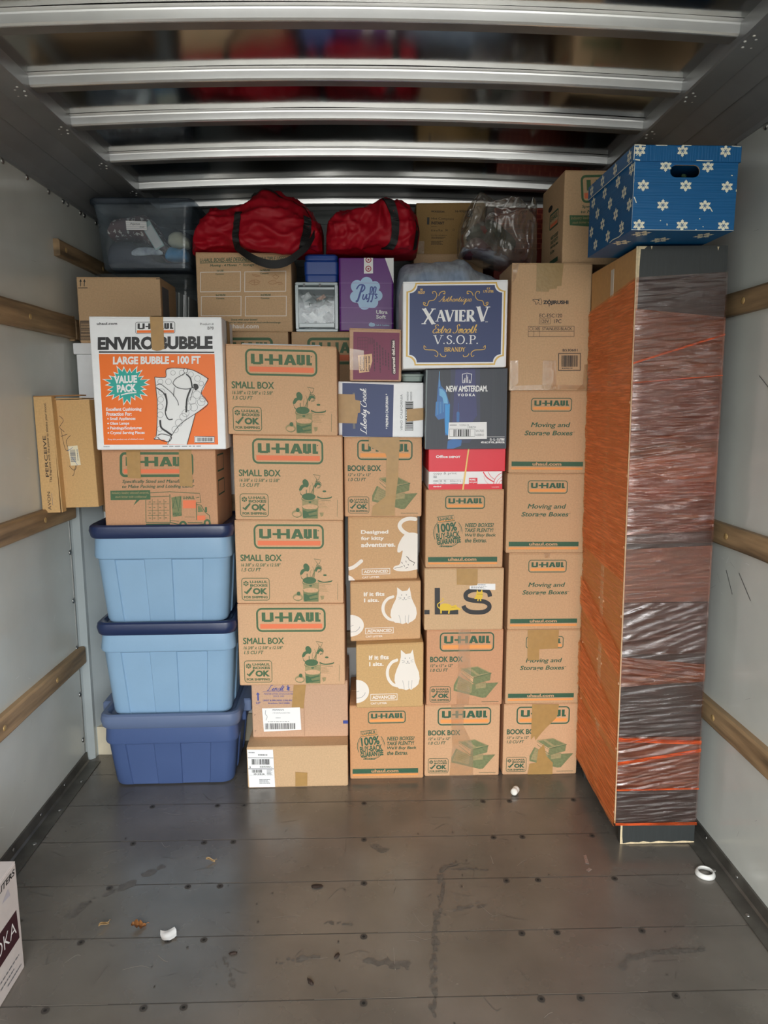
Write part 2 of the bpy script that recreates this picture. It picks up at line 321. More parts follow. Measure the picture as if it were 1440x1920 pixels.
    def serif(s, t, x0, y0, x1, y1, m, T=.17, th=.07):
        st = []; x = 0
        for ch in t:
            wd, gl = SERF[ch]
            for tk, pts, a, b in gl:
                P = [(x+p[0], p[1]) for p in pts]; ww = T if tk else th
                if len(P) > 3: P = crom(P, 4)
                if len(pts) > 3: wf = (lambda q, dx, dy, ww=ww: th+(T-th)*abs(dy)**1.5)
                else: wf = (lambda q, dx, dy, ww=ww: ww)
                st.append((P, wf))
                for flag, e in ((a, P[0]), (b, P[-1])):
                    if flag:
                        yy = e[1]+(.02 if e[1] < .5 else -.02); st.append(([(e[0]-.17, yy), (e[0]+.17, yy)], lambda q, dx, dy: .05))
            x += wd
        s.fit(st, x0, y0, x1, y1, m)
    def bars(s, x0, y0, x1, y1, m, n=28, vertical=False, seed=1):
        r = random.Random(seed); s.up(); p = 0.
        ws = [r.choice((1, 1, 2, 3)) for _ in range(n)]; gs = [r.choice((1, 1, 2)) for _ in range(n)]; tot = sum(ws)+sum(gs)
        for a, g in zip(ws, gs):
            q0, q1 = p/tot, (p+a)/tot; p += a+g
            if vertical: b = (x0, y0+(y1-y0)*q0, x1, y0+(y1-y0)*q1)
            else: b = (x0+(x1-x0)*q0, y0, x0+(x1-x0)*q1, y1)
            s.raw([(b[0], b[1]), (b[2], b[1]), (b[2], b[3]), (b[0], b[3])], [(0, 1, 2, 3)], m)
    def small(s, x0, y0, x1, y1, m, rows=3, seed=3, vertical=False):
        """rows of lettering too small to read in the photograph: short dashes"""
        r = random.Random(seed); s.up()
        for k in range(rows):
            L = (y1-y0) if vertical else (x1-x0); p = 0; end = r.uniform(.6, 1)
            while p < end:
                q = min(end, p+r.uniform(.04, .14)); t0 = (k+.2)/rows; t1 = (k+.7)/rows
                b = (x0+(x1-x0)*t0, y0+L*p, x0+(x1-x0)*t1, y0+L*q) if vertical else (x0+L*p, y0+(y1-y0)*t0, x0+L*q, y0+(y1-y0)*t1)
                s.raw([(b[0], b[1]), (b[2], b[1]), (b[2], b[3]), (b[0], b[3])], [(0, 1, 2, 3)], m); p = q+.025
    # ---- the orange and green mover's badge
    def haul(s, x0, y0, x1, y1, ink, bar, fr=None, cut=()):
        """framed wordmark: letters over a coloured bar inside a rounded frame"""
        W, H = x1-x0, y1-y0
        if fr is not None: s.frame(x0, y0, x1, y1, fr, ink, H*.2)
        s.word(x0+W*.08, y0+H*.19, x0+W*.925, y0+H*.58, ink)
        s.rect(x0+W*.055, y0+H*.665, x0+W*.95, y0+H*.86, bar)
    def word(s, x0, y0, x1, y1, ink):
        s.up(); W, H = x1-x0, y1-y0
        X = lambda t: x0+W*t; Yy = lambda t: y0+H*t; sw = .062
        def R(a, b, c, d): s.raw([(X(a), Yy(b)), (X(c), Yy(b)), (X(c), Yy(d)), (X(a), Yy(d))], [(0, 1, 2, 3)], ink)
        def U(a, c):
            R(a, 0, a+sw, .8); R(c-sw, 0, c, .8); R(a+sw*.55, .76, c-sw*.55, 1); R(a, .76, a+sw*.56, .93); R(c-sw*.56, .76, c, .93)
        U(0, .20)
        R(.225, .42, .47, .64); R(.30, 0, .30+sw, 1); R(.455, 0, .455+sw, 1)
        a0, a1, at = .535, .745, .64
        s.raw([(X(a0), Yy(1)), (X(a0+.068), Yy(1)), (X(at+.004), Yy(.3)), (X(at-.035), Yy(0))], [(0, 1, 2, 3)], ink)
        s.raw([(X(a1), Yy(1)), (X(a1-.068), Yy(1)), (X(at-.004), Yy(.3)), (X(at+.035), Yy(0))], [(0, 1, 2, 3)], ink)
        s.raw([(X(at-.036), Yy(0)), (X(at+.036), Yy(0)), (X(at), Yy(.34))], [(0, 1, 2)], ink)
        R(a0+.06, .62, a1-.06, .8)
        U(.75, .885)
        R(.91, 0, .91+sw, 1); R(.91, .76, 1.0, 1)
    def okbadge(s, x0, y0, x1, y1, ink):
        W, H = x1-x0, y1-y0; X = lambda t: x0+W*t; Yy = lambda t: y0+H*t
        s.frame(x0, y0, x1, y1, W*.022, ink, W*.1)
        cx, cyy, r = X(.16), Yy(.25), W*.1
        for a in range(6):
            p = [(cx+r*.12*math.cos(a*PI/3+PI/6), cyy+r*.12*math.sin(a*PI/3+PI/6))]+[(cx+r*math.cos(a*PI/3+PI/6+k), cyy+r*.9*math.sin(a*PI/3+PI/6+k)) for k in (-.42, 0, .42)]
            s.poly(p, ink)
        s.text('U-HAUL', X(.3), Yy(.12), X(.93), Yy(.235), ink, .03); s.text('BOXES', X(.31), Yy(.275), X(.93), Yy(.39), ink, .03)
        s.up(); s.strip([(X(.1), Yy(.6)), (X(.17), Yy(.68)), (X(.36), Yy(.42))], W*.055, ink)
        s.text('OK', X(.4), Yy(.45), X(.92), Yy(.73), ink, .05); s.text('FOR SHIPPING', X(.08), Yy(.8), X(.92), Yy(.91), ink, .03)

# ------------------------------------------------------------------ the truck body
XL, XR, ZW, YP, YF, YA, ZD = -1.22, 1.195, 2.377, 2.93, 3.12, 4.05, 1.44
LINER = mat('grey_wall_liner', (206, 209, 203), .2, spec=.55, var=.05, vscale=5, rvar=.08)
FRW = mat('white_front_liner', (246, 248, 246), .4, var=.04, vscale=6)
SCUF = mat('scuff', (96, 98, 98), .5); SCUL = mat('pale_scuff', (236, 238, 238), .4); DUST = mat('tan_smear', (188, 180, 160), .5)
WOOD = mat('worn_rub_rail', (150, 124, 92), .55, var=.6, vscale=7, vstretch=(1, .35, 3.5), bump=.2, bscale=20, bstretch=(1, .2, 5))
GALV = mat('galvanised_rail', (150, 152, 153), .42, metal=.45, var=.1, vscale=6, rvar=.08)
CHAN = mat('floor_channel', (104, 102, 96), .45, metal=.6, var=.25, vscale=14)
ROOFM = mat('polished_roof_sheet', (205, 206, 204), .13, metal=1, bump=.05, bscale=3.2, rvar=.05)
BOWM = mat('lit_roof_bow', (246, 248, 248), .24, metal=.7, var=.05, vscale=8)  # bow web: whitened so the doorway's bright reflection is partly in the colour
BOWF = mat('shaded_bow_underside', (150, 148, 144), .4, metal=.7, var=.15, vscale=8); RIV = mat('bright_rivet', (236, 236, 232), .4, metal=.3)  # bow underside: same metal as the web, its dimmer reflection put into the colour
PLANK = mat('dark_steel_floor', (121, 116, 109), .26, metal=.35, spec=.65, var=.2, vscale=3.5, bump=.03, bscale=60, rvar=.1)
SEAM = mat('floor_seam', (66, 62, 58), .6); SEAL = mat('worn_seam_edge', (156, 148, 138), .5); SMUD = mat('floor_smudge', (102, 98, 93), .45, var=.25, vscale=60, metal=.2)

mb = MB(); mb.box(XL-.05, XR+.05, Y_REAR, YF+.05, -.12, 0, PLANK)
fa = MB()
Hf = .0006
seams = [2.585-.2335*k for k in range(-2, 17)]
for i, ys in enumerate(seams):
    if ys > YF: continue
    mb.add([(XL+.06, ys-.0008, Hf), (XR-.06, ys-.0008, Hf), (XR-.06, ys+.0010, Hf), (XL+.06, ys+.0010, Hf)], [(0, 1, 2, 3)], SEAM)
    r = random.Random(i); x = XL+.06
    while x < XR-.1:
        l = r.uniform(.05, .35)
        if r.random() < .5: mb.add([(x, ys+.0011, Hf), (min(x+l, XR-.07), ys+.0011, Hf), (min(x+l, XR-.07), ys+.0022, Hf), (x, ys+.0022, Hf)], [(0, 1, 2, 3)], SEAL)
        x += l
    for sx in (-.83, -.58, -.477, -.013, .451, .555, .807):
        mb.add([(sx+.0105*math.cos(2*PI*k/14), ys-.014+.0105*math.sin(2*PI*k/14), Hf*1.4) for k in range(14)], [tuple(range(14))], SEAM)
        mb.add([(sx+.0045*math.cos(2*PI*k/8), ys-.014+.0045*math.sin(2*PI*k/8), Hf*1.8) for k in range(8)], [tuple(range(8))], DARK)
# tyre-like smudges and scratches on the floor (real marks with their own outline)
fl = Art(mb, lambda u, v, l: (u, v, l+.0004), (0, 0, 1, 1)); _raw = fl.raw
fl.raw = lambda pts, faces, m, clip=True: _raw(pts, faces, m, False)
def smear(path, w_, n_, seed):
    r = random.Random(seed); c = crom(path, 8)
    for k in range(n_):
        t = r.random()*(len(c)-1); i = int(t); f = t-i; x = c[i][0]*(1-f)+c[min(i+1, len(c)-1)][0]*f+r.gauss(0, w_*.35); yy = c[i][1]*(1-f)+c[min(i+1, len(c)-1)][1]*f+r.gauss(0, w_*.35); q = w_*r.uniform(.12, .5); e = r.uniform(1, 2.6); an = math.atan2(c[min(i+1, len(c)-1)][1]-c[i][1], c[min(i+1, len(c)-1)][0]-c[i][0]) if i+1 < len(c) else 0
        fl.lay = .0003+.000007*k+.0000011*seed; fl.poly([(x+q*(e*math.cos(a)*math.cos(an)-math.sin(a)*math.sin(an))*r.uniform(.6, 1.2), yy+q*(e*math.cos(a)*math.sin(an)+math.sin(a)*math.cos(an))*r.uniform(.6, 1.2)) for a in [j_*PI/5 for j_ in range(10)]], SMUD)
smear([(.30, 2.2), (.245, 2.16), (.235, 2.05), (.20, 1.9), (.185, 1.78), (.165, 1.6)], .013, 150, 1)
smear([(.28, 2.165), (.33, 2.17), (.40, 2.16)], .007, 40, 2)
smear([(.70, 1.735), (.74, 1.77), (.80, 1.785), (.88, 1.79), (.96, 1.80)], .014, 90, 3)
smear([(-.13, 1.93), (-.05, 1.925)], .008, 24, 4)
smear([(.02, 2.3), (.06, 2.28)], .02, 16, 5); smear([(.0, 1.78), (.12, 1.76)], .02, 26, 6); smear([(-.9, 2.0), (-.7, 2.2)], .03, 20, 7); smear([(-.4, 1.8), (-.36, 1.7)], .01, 20, 8); smear([(.2, 1.95), (.35, 2.0)], .015, 16, 9); smear([(-.25, 1.78), (-.15, 1.8)], .015, 14, 10)
r = random.Random(5)
for k in range(120):
    x, yy = r.uniform(-1.1, 1.05), r.uniform(1.35, 2.75); a = r.gauss(0, .7); l = r.uniform(.01, .09)
    fl.lay = .0004
    fl.line([(x, yy), (x+l*math.cos(a)*.6, yy+l*math.sin(a)), (x+l*math.cos(a), yy+l*math.sin(a)+r.uniform(-.01, .01))], lambda t, p, q: .0005+.003*t*(1-t), SMUD if r.random() < .75 else SEAL, True)
for k in range(70):
    x, yy = r.uniform(-1.1, 1.05), r.uniform(1.35, 2.7); q = r.uniform(.001, .004)
    fl.poly([(x+q*math.cos(a)*r.uniform(.5, 1.3), yy+q*math.sin(a)*r.uniform(.5, 1.3)) for a in [j*PI/4 for j in range(8)]], SEAM)
struct('floor', mb)

def wall(name, xs, sgn, ymax_low):
    m = MB(); xo = xs-sgn*.03
    m.box(min(xs, xo), max(xs, xo), Y_REAR, ymax_low, .0, ZW, LINER)
    bolts = [(yy, 2.35) for yy in np.arange(-1.2, 3.9, .178)+.055]
    if sgn > 0: bolts += [(2.915, .11+.2055*k) for k in range(6)]
    for yy, z in bolts: m.dome((xs, yy, z), (sgn, 0, 0), .011, .006, STEEL)
    m.box(min(xs, xs+sgn*.002), max(xs, xs+sgn*.002), 2.922, 2.931, .05, 1.40, STEEL) if sgn > 0 else None
    r = random.Random(int(11+sgn)); A = Art(m, lambda u, v, l: (xs+sgn*l, u, v), (0, 0, 1, 1)); rw = A.raw
    A.raw = lambda pts, faces, mm, clip=True: rw(pts, faces, mm, False)
    for k in range(46):
        yy, z = r.uniform(1.5, 2.9), r.uniform(.1, 2.25); a = r.uniform(-1.2, 1.2); l = r.uniform(.006, .045); A.lay = .0004
        A.line([(yy, z), (yy+l*math.cos(a), z+l*math.sin(a))], lambda t, p, q: .0006+.004*t*(1-t), SCUF if r.random() < .55 else SCUL)
    if sgn < 0:
        A.line([(2.17, 1.62), (2.05, 1.55), (1.97, 1.56)], .003, SCUF, True); A.line([(2.2, 1.0), (2.12, .93)], .004, SCUF)
        for k in range(14):
            A.lay = .0004+.00001*k; u_, v_ = r.uniform(2.02, 2.075), r.uniform(1.26, 1.36); A.line([(u_, v_), (u_+r.uniform(-.004, .004), v_-r.uniform(.015, .05))], r.uniform(.003, .007), DUST)
        A.line([(2.28, .99), (2.23, .92)], .004, SCUF)
    return struct(name, m)
wall('wall_left', XL, 1, YP)
wall('wall_right', XR, -1, YA)
m = MB(); m.box(XL-.03, XL, YP, YA, ZD-.04, ZW, LINER)                       # liner of the compartment over the cab
for yy in np.arange(3.083, 3.9, .178): m.dome((XL, yy, 2.35), (1, 0, 0), .011, .006, STEEL)
struct('wall_left_attic', m)
# corner post and front wall under the attic deck
m = MB(); m.loft([[(XL-.03, YP, z), (XL, YP, z), (XL+.006, YP+.012, z), (XL+.028, YP+.035, z), (XL+.028, YP+.06, z), (XL+.075, YF-.02, z), (XL+.075, YF, z), (XL-.03, YF, z)] for z in (0, ZD-.04)], mat('post_grey', (178, 186, 186), .35, var=.06, vscale=5))
m.box(XL+.0, XL+.1, YP+.065, YF-.03, 0, .13, mat('kick_cream', (206, 196, 172), .5, var=.1, vscale=12))
m.dome((XL+.1, 3.03, .1), (1, 0, 0), .006, .003, STEEL); m.dome((XL+.1, 3.03, .04), (1, 0, 0), .006, .003, STEEL)
struct('trim_1', m)
m = MB(); m.box(XL-.03, XR+.03, YF, YF+.05, 0, ZD-.025, FRW); m.box(XL+.075, XR, YF-.012, YF, 0, .13, MC['kick_cream'])
struct('wall_front', m)
m = MB(); m.box(XL-.03, XR+.03, 3.05, YA, ZD-.025, ZD, mat('attic_deck', (120, 100, 76), .6, var=.2, vscale=6)); struct('floor_attic', m)
m = MB(); m.box(XL-.03, XR+.03, YA, YA+.05, ZD-.025, 2.62, mat('attic_front_siding', (148, 156, 156), .35, var=.05, vscale=5))
for k in range(20): m.box(XL, XR, YA-.008, YA, 1.5+.055*k, 1.53+.055*k, MC['attic_front_siding'])
struct('wall_attic', m)
# roof sheet, crowned across the width
CROWN = lambda x, z0=2.512: z0+.03*(1-(x/1.05)**2)
m = MB(); nx, ny = 24, 60; vs = []; fs = []
for j in range(ny+1):
    yy = Y_REAR+(YA+.05-Y_REAR)*j/ny
    for i in range(nx+1):
        x = -1.16+2.3*i/nx; vs.append((x, yy, CROWN(x)+.0016*noise.noise((x*2.4, yy*3.1, .3))))
for j in range(ny):
    for i in range(nx): a = j*(nx+1)+i; fs.append((a, a+1, a+nx+2, a+nx+1))
m.add(vs, fs, ROOFM, True)
m.box(-1.3, 1.25, Y_REAR, YA+.05, 2.66, 2.68, ROOFM)
struct('ceiling', m)
# roof bows: pressed hat sections, arched with the roof
nb = 1
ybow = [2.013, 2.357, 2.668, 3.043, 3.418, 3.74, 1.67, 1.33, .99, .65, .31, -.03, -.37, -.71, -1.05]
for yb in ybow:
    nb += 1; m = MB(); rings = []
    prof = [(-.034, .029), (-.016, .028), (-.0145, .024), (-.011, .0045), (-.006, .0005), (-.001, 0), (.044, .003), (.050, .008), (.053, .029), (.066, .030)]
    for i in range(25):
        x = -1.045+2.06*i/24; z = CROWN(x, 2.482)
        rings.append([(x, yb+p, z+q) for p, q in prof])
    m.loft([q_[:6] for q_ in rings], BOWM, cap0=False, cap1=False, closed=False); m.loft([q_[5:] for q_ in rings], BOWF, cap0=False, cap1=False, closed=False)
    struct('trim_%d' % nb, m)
# cant rails
for nm, s, xe, xw in (('trim_20', -1, -1.005, XL), ('trim_21', 1, .98, XR)):
    m = MB(); q = abs(xw-xe)
    prof = [(xe, 2.56), (xe, 2.472), (xe+s*.006, 2.468), (xe+s*q*.36, 2.462), (xe+s*q*.38, 2.466), (xe+s*q*.62, 2.430), (xe+s*q*.66, 2.436), (xe+s*q*.88, 2.395), (xw-s*.006, 2.372), (xw-s*.006, ZW-.02), (xw+s*.03, ZW-.02), (xw+s*.03, 2.60)]
    rings = [[(x, yy, z) for x, z in prof] for yy in (Y_REAR, YA)]
    m.loft(rings, GALV, closed=True)
    for yb in ybow:
        for dy, dx in ((-.03, .02), (.0, .012), (.03, .022), (-.012, .035), (.03, .045)):
            m.dome((xe+s*dx, yb+dy-.02, 2.468-dx*.02), (0, 0, -1), .0045, .003, RIV, 7)
    struct(nm, m)
# wooden rub rails
def rail(nm, side, z0, z1, ya, yb):
    m = MB(); x0, x1 = (XL, XL+.025) if side < 0 else (XR-.025, XR)
    f = 1 if side < 0 else -1; xi = x1 if side < 0 else x0; xo = x0 if side < 0 else x1
    prof = [(xo, z0), (xi-f*.004, z0), (xi, z0+.006), (xi, z1-.008), (xi-f*.006, z1), (xo, z1)]
    n = max(2, int((yb-ya)/.05)); rings = []
    for k in range(n+1):
        yy = ya+(yb-ya)*k/n; rings.append([(x, yy, z+.002*noise.noise((yy*5, z*9, x))) for x, z in prof])
    m.loft(rings, WOOD)
    for yy in np.arange(ya+.06, yb, .41): m.dome((xi, yy, (z0+z1)/2), (f, 0, 0), .011, .003, mat('brass_bolt', (196, 164, 110), .4, metal=.4))
    struct(nm, m)
n = 22
for z0, z1, ya, yb in ((2.115, 2.18, 2.96, YA), (1.803, 1.892, Y_REAR, 3.055), (1.803, 1.884, 3.075, YA), (1.072, 1.146, Y_REAR, YP+.01), (.444, .52, Y_REAR, YP+.012)):
    rail('trim_%d' % n, -1, z0, z1, ya, yb); n += 1
for z0, z1 in ((1.815, 1.886), (1.074, 1.144), (.446, .524)):
    rail('trim_%d' % n, 1, z0, z1, Y_REAR, YF); n += 1
m = MB(); m.box(XL, XL+.02, 3.057, 3.073, 1.795, 1.895, WOOD); struct('trim_%d' % n, m); n += 1
for z0, z1 in ((.446, .52), (1.074, 1.144)):
    m = MB(); m.box(XL+.08, XR, YF-.022, YF, z0, z1, WOOD); struct('trim_%d' % n, m); n += 1
# floor channels with rivets
for nm, x, s, yb in (('baseboard_left', XL, 1, 2.93), ('baseboard_right', XR, -1, YF)):
    m = MB(); prof = [(x, 0), (x+s*.062, 0), (x+s*.062, .004), (x+s*.016, .006), (x+s*.010, .012), (x+s*.007, .046), (x, .046)]
    m.loft([[(px, yy, pz) for px, pz in prof] for yy in (Y_REAR, yb)], CHAN)
    for yy in np.arange(-1.3, yb-.03, .21):
        m.dome((x+s*.008, yy, .03), (s, 0, 0), .007, .003, STEEL, 8); m.dome((x+s*.045, yy+.07, .005), (0, 0, 1), .008, .003, STEEL, 8)
    struct(nm, m)

# ------------------------------------------------------------------ cartons
def px(ox, oy, sx, quad): return [((x-ox)*sx, (y-oy)*sx) for x, y in quad]
class Carton:
    """a taped cardboard box: folded walls, two closing flaps and print; base centre of its front face at the origin"""
    def __init__(s, label, x0, x1, y, z0, z1, d, m, sb=0, st=0, yaw=0, name='cardboard_box', cat='box', group=None, flaps=True, rad=.005):
        s.W, s.H, s.D = x1-x0, z1-z0-.001, d; s.m = m; W, H, D = s.W, s.H, d
        s.root = thing(name, label, cat, ((x0+x1)/2, y, z0), (0, 0, math.radians(yaw)), group)
        s.warp = lambda x, yy, z: (x, yy, z+(sb*(1-z/H)+st*z/H)*x)
        s.b = MB(); s.b.warp = s.warp
        zt = H-(.004 if flaps else 0)
        s.b.loft([rrect(-W/2+.002, W/2-.002, .002, D-.002, rad, 0, 3), rrect(-W/2, W/2, 0, D, rad, .004, 3), rrect(-W/2, W/2, 0, D, rad, zt-.002, 3), rrect(-W/2+.0015, W/2-.0015, .0015, D-.0015, rad, zt, 3)], m)
        s.flaps = flaps
    def art(s, face, src, mbx=None, base=.0003):
        W, H, D = s.W, s.H, s.D
        to = {'F': lambda u, v, l: (-W/2+u*W, -l, H*(1-v)), 'R': lambda u, v, l: (W/2+l, u*D, H*(1-v)), 'L': lambda u, v, l: (-W/2-l, D*(1-u), H*(1-v)), 'T': lambda u, v, l: (-W/2+u*W, D*(1-v), H+l)}[face]
        return Art(mbx or s.b, to, src, base)
    def part(s, name): 
        p = MB(); p.warp = s.warp; p.pname = name; return p
    def put(s, p, label=None):
        o = p.build(p.pname, s.root)
        if label: o['label'] = label
        return o
    def tape(s, face, src, pts, m=None, name='tape_strip', label=None, seed=0, over_top=False):
        """a piece of parcel tape stuck on the print: thin solid patch with its own outline"""
        p = s.part(name); A = s.art(face, src, p, .0026); A.poly(pts, m or TAPE)
        A.lay = .0022; A.poly(pts, m or TAPE)
        for k in range(2 if m is None else 0):                     # a crease or two in the tape
            xs = [q[0] for q in pts]; ys = [q[1] for q in pts]
        return s.put(p, label)
    def done(s):
        s.b.build('carton', s.root)
        if s.flaps:
            W, H, D = s.W, s.H, s.D
            for a, b in ((.0008, D/2-.0012), (D/2+.0012, D-.0008)):
                f = s.part('top_flap'); f.box(-W/2+.001, W/2-.001, a, b, H-.004, H, s.m, .0012); s.put(f)
        return s.root

def small_box(c):
    A = c.art('F', (128, 1085, 1180, 1895))
    A.haul(312, 1122, 995, 1360, GRN, ORA, 18)
    A.ell(940, 1182, 6, 6, GRN)
    A.text('SMALL BOX', 176, 1415, 580, 1480, GRN, .03); A.text('16 3/8" x 12 5/8" x 12 5/8"', 180, 1500, 568, 1532, GRN, .018, .2); A.text('1.5 CU FT', 182, 1546, 375, 1580, GRN, .018, .2)
    A.okbadge(178, 1643, 455, 1865, GRN)
    A.line([(1125, 1695), (1121, 1860)], 2.5, GRN)
    # kitchen jars and utensils
    A.poly([(782, 1690), (940, 1690), (934, 1878), (790, 1878)], GRL); A.poly([(784, 1780), (932, 1790), (930, 1878), (786, 1878)], GRM); A.ell(860, 1765, 78, 24, KR_S); A.line([(783, 1765), (800, 1790), (860, 1800), (925, 1785), (938, 1760)], 7, GRM, True)
    A.poly([(800, 1800), (835, 1815), (920, 1795), (925, 1808), (840, 1832), (850, 1850), (925, 1840), (925, 1852), (840, 1866), (800, 1874), (786, 1860), (786, 1800)], GRN)
    A.ell(848, 1668, 66, 34, GRN); A.line([(784, 1672), (784, 1700), (850, 1715), (912, 1698)], 5, GRM, True); A.ell(858, 1720, 14, 9, GRN)
    A.line([(765, 1640), (785, 1660)], 4, GRN)
    A.poly(crom([(790, 1520), (815, 1500), (845, 1525), (848, 1560), (830, 1580), (800, 1560)], 4, True), GRN); A.poly(crom([(755, 1600), (775, 1560), (820, 1550), (835, 1570), (800, 1580), (780, 1605), (765, 1612)], 4, True), GRN)
    A.line([(757, 1600), (770, 1640), (790, 1655)], 3, GRN, True); A.line([(825, 1600), (826, 1640)], 6, GRN)
    A.line([(868, 1640), (905, 1560), (928, 1500), (895, 1455), (962, 1467), (945, 1505), (922, 1510)], 4, GRN); A.line([(868, 1560), (855, 1600), (862, 1640)], 3, GRM, True); A.line([(880, 1530), (892, 1580), (880, 1640)], 3, GRM, True)
    A.poly(crom([(905, 1555), (930, 1530), (958, 1540), (960, 1560), (935, 1555), (918, 1580), (908, 1580)], 4, True), GRN)
    for k in range(9):
        a = -1.9+k*.42; A.line([(935+24*math.cos(a), 1552+24*math.sin(a)), (935+38*math.cos(a), 1552+38*math.sin(a))], 7, GRN)
    A.line([(900, 1560), (892, 1640)], 8, GRM)
    A.ell(1000, 1615, 18, 9, GRN); A.poly(crom([(930, 1662), (980, 1680), (1050, 1672), (1072, 1662), (1060, 1682), (990, 1690), (940, 1680)], 4, True), GRN)
    A.line([(925, 1672), (960, 1700), (1060, 1705)], 3, GRM, True)
    for k in range(5): A.line([(945, 1715+k*14), (1000+k*8, 1718+k*14)], 2.5, GRL)
    A.poly([(950, 1820), (990, 1818), (985, 1850), (962, 1862)], GRL)
    A.ell(730, 1833, 50, 36, GRL); A.ell(728, 1838, 38, 22, KR_S); A.line([(690, 1850), (730, 1868), (775, 1850)], 6, GRM, True); A.ell(738, 1797, 18, 20, GRN)
def book_box(c):
    A = c.art('F', (718, 548, 1365, 1178))
    A.haul(828, 570, 1287, 727, GRN2, ORB, 11)
    A.text('BOOK BOX', 748, 768, 1025, 815, GRN2, .03); A.text('12" x 12" x 12"', 750, 832, 940, 855, GRN2, .018, .2); A.text('1.0 CU FT', 750, 868, 900, 895, GRN2, .018, .2)
    A.okbadge(748, 1018, 925, 1152, GRN2); A.rect(1190, 1150, 1335, 1153, GRN2)
    A.poly([(950, 1010), (990, 930), (1110, 1000), (1330, 990), (1195, 1118), (950, 1055)], GRM); A.poly([(1000, 940), (1110, 990), (1100, 1075), (960, 1040)], GRL); A.poly([(1195, 1030), (1330, 990), (1225, 1115), (1195, 1118)], GRM)
    A.poly([(1005, 870), (1150, 852), (1270, 910), (1118, 945)], GRL); A.poly([(1025, 880), (1065, 872), (1150, 930), (1105, 935)], GRM); A.poly([(1090, 866), (1150, 858), (1250, 908), (1165, 920)], GRM)
    A.poly([(1005, 870), (1118, 945), (1110, 1000), (1010, 905)], KR_B); A.line([(1010, 880), (1116, 955), (1112, 990), (1012, 905)], 4, GRM)
    A.poly([(1120, 950), (1265, 912), (1258, 970), (1140, 1000), (1112, 995)], GRM); A.line([(1118, 945), (1270, 910)], 5, GRN); A.poly([(1135, 1000), (1225, 985), (1222, 1032), (1140, 1040)], GRL)
    for k in range(5): A.line([(1000+k*4, 950+k*20), (1098, 996+k*16)], 2.5, GRM)
def moving_box(c):
    A = c.art('F', (150, 52, 750, 665))
    A.haul(305, 105, 608, 205, GRN2, ORB, 6)
    A.text('Moving and', 308, 285, 602, 332, GRN2, .018, .22); A.text('Storage Boxes', 262, 346, 622, 392, GRN2, .018, .22); A.rect(624, 355, 636, 358, GRN2)
    A.rect(172, 578, 708, 613, GRN2); A.text('uhaul.com', 328, 583, 545, 608, c.m, .03); A.rect(170, 622, 705, 637, ORB)
def buyback_box(c):
    A = c.art('F', (738, 432, 1382, 1068))
    A.haul(897, 482, 1224, 588, GRN2, ORB, 8)
    A.line([(922+118*math.cos(a), 780+118*math.sin(a)) for a in np.linspace(-.75, 3.9, 40)], 5, GRN2); A.line([(922+108*math.cos(a), 780+108*math.sin(a)) for a in np.linspace(-.6, 3.75, 36)], 2, GRN2)
    q = [(832, 655), (970, 638), (977, 682), (838, 697)]; A.poly(q, c.m); A.line(q, 4, GRN2, closed=True); A.text('U-HAUL', 842, 652, 968, 682, GRN2, .03, 0, 7); A.poly([(842, 688), (970, 672), (971, 679), (843, 695)], ORB)
    A.poly([(815, 790), (1040, 770), (1045, 850), (820, 880)], c.m)
    A.text('100%', 836, 700, 996, 774, GRN2, .03, 0, 6); A.text('BUY-BACK', 826, 776, 1022, 828, GRN2, .03, 0, 6); A.text('GUARANTEE', 830, 826, 1030, 872, GRN2, .04, 0, 6)
    A.small(855, 885, 1000, 905, GRN2, 1, 4)
    for t, y, x1 in (('NEED BOXES?', 703, 1302), ('TAKE PLENTY!', 745, 1298), ("We'll Buy Back", 787, 1320), ('the Extras.', 828, 1245)): A.text(t, 1062, y, x1, y+33, GRN2, .018, .2)
    A.rect(760, 980, 1335, 1020, GRN2); A.text('uhaul.com', 925, 985, 1162, 1013, c.m, .03); A.rect(762, 1026, 1335, 1040, ORB)
def advance(A, x0, y0, x1, y1, k=1):
    A.frame(x0, y0, x1, y1, 5, WIN); A.text('ADVANCED', x0+16, y0+13, x1-15, y1-13, WIN, .03); A.text('CAT LITTER', x0+3, y1+14, x0+145, y1+30, WIN, .02)
def sitting_cat(A, dx=0, dy=0):
    P = lambda L: [(x+dx, y+dy) for x, y in L]
    body = [(470, 193), (512, 228), (554, 224), (573, 193), (582, 240), (590, 290), (606, 330), (628, 378), (635, 430), (624, 475), (600, 497), (578, 508), (560, 521), (545, 508), (538, 514), (515, 522), (500, 514), (478, 510), (455, 508), (430, 486), (414, 440), (418, 395), (436, 345), (458, 300), (470, 250)]
    A.poly(P(body), WIN)
    A.line(P([(440, 484), (400, 470), (365, 430), (352, 380), (362, 330), (395, 290), (436, 276)]), lambda t, a, b: 26-4*abs(t-.5), WIN, True); A.ell(436+dx, 274+dy, 11, 12, WIN)
    for e in ((507, 262), (547, 262)): A.ell(e[0]+dx, e[1]+dy, 4, 4, GREYI)
    A.line(P([(512, 298), (522, 307), (530, 294), (541, 307), (550, 298)]), 2.5, GREYI, True); A.poly(P([(524, 284), (537, 284), (530, 293)]), GREYI)
    for a in ([(478, 280), (505, 284)], [(482, 298), (505, 292)], [(556, 282), (580, 276)], [(556, 292), (580, 294)]): A.line(P(a), 2, GREYI)
    for a in ([(484, 440), (497, 480), (500, 512)], [(540, 445), (538, 480), (541, 508)], [(568, 440), (564, 480), (562, 515)], [(610, 430), (590, 455), (572, 462)][:0]):
        if a: A.line(P(a), 2.2, GREYI, True)
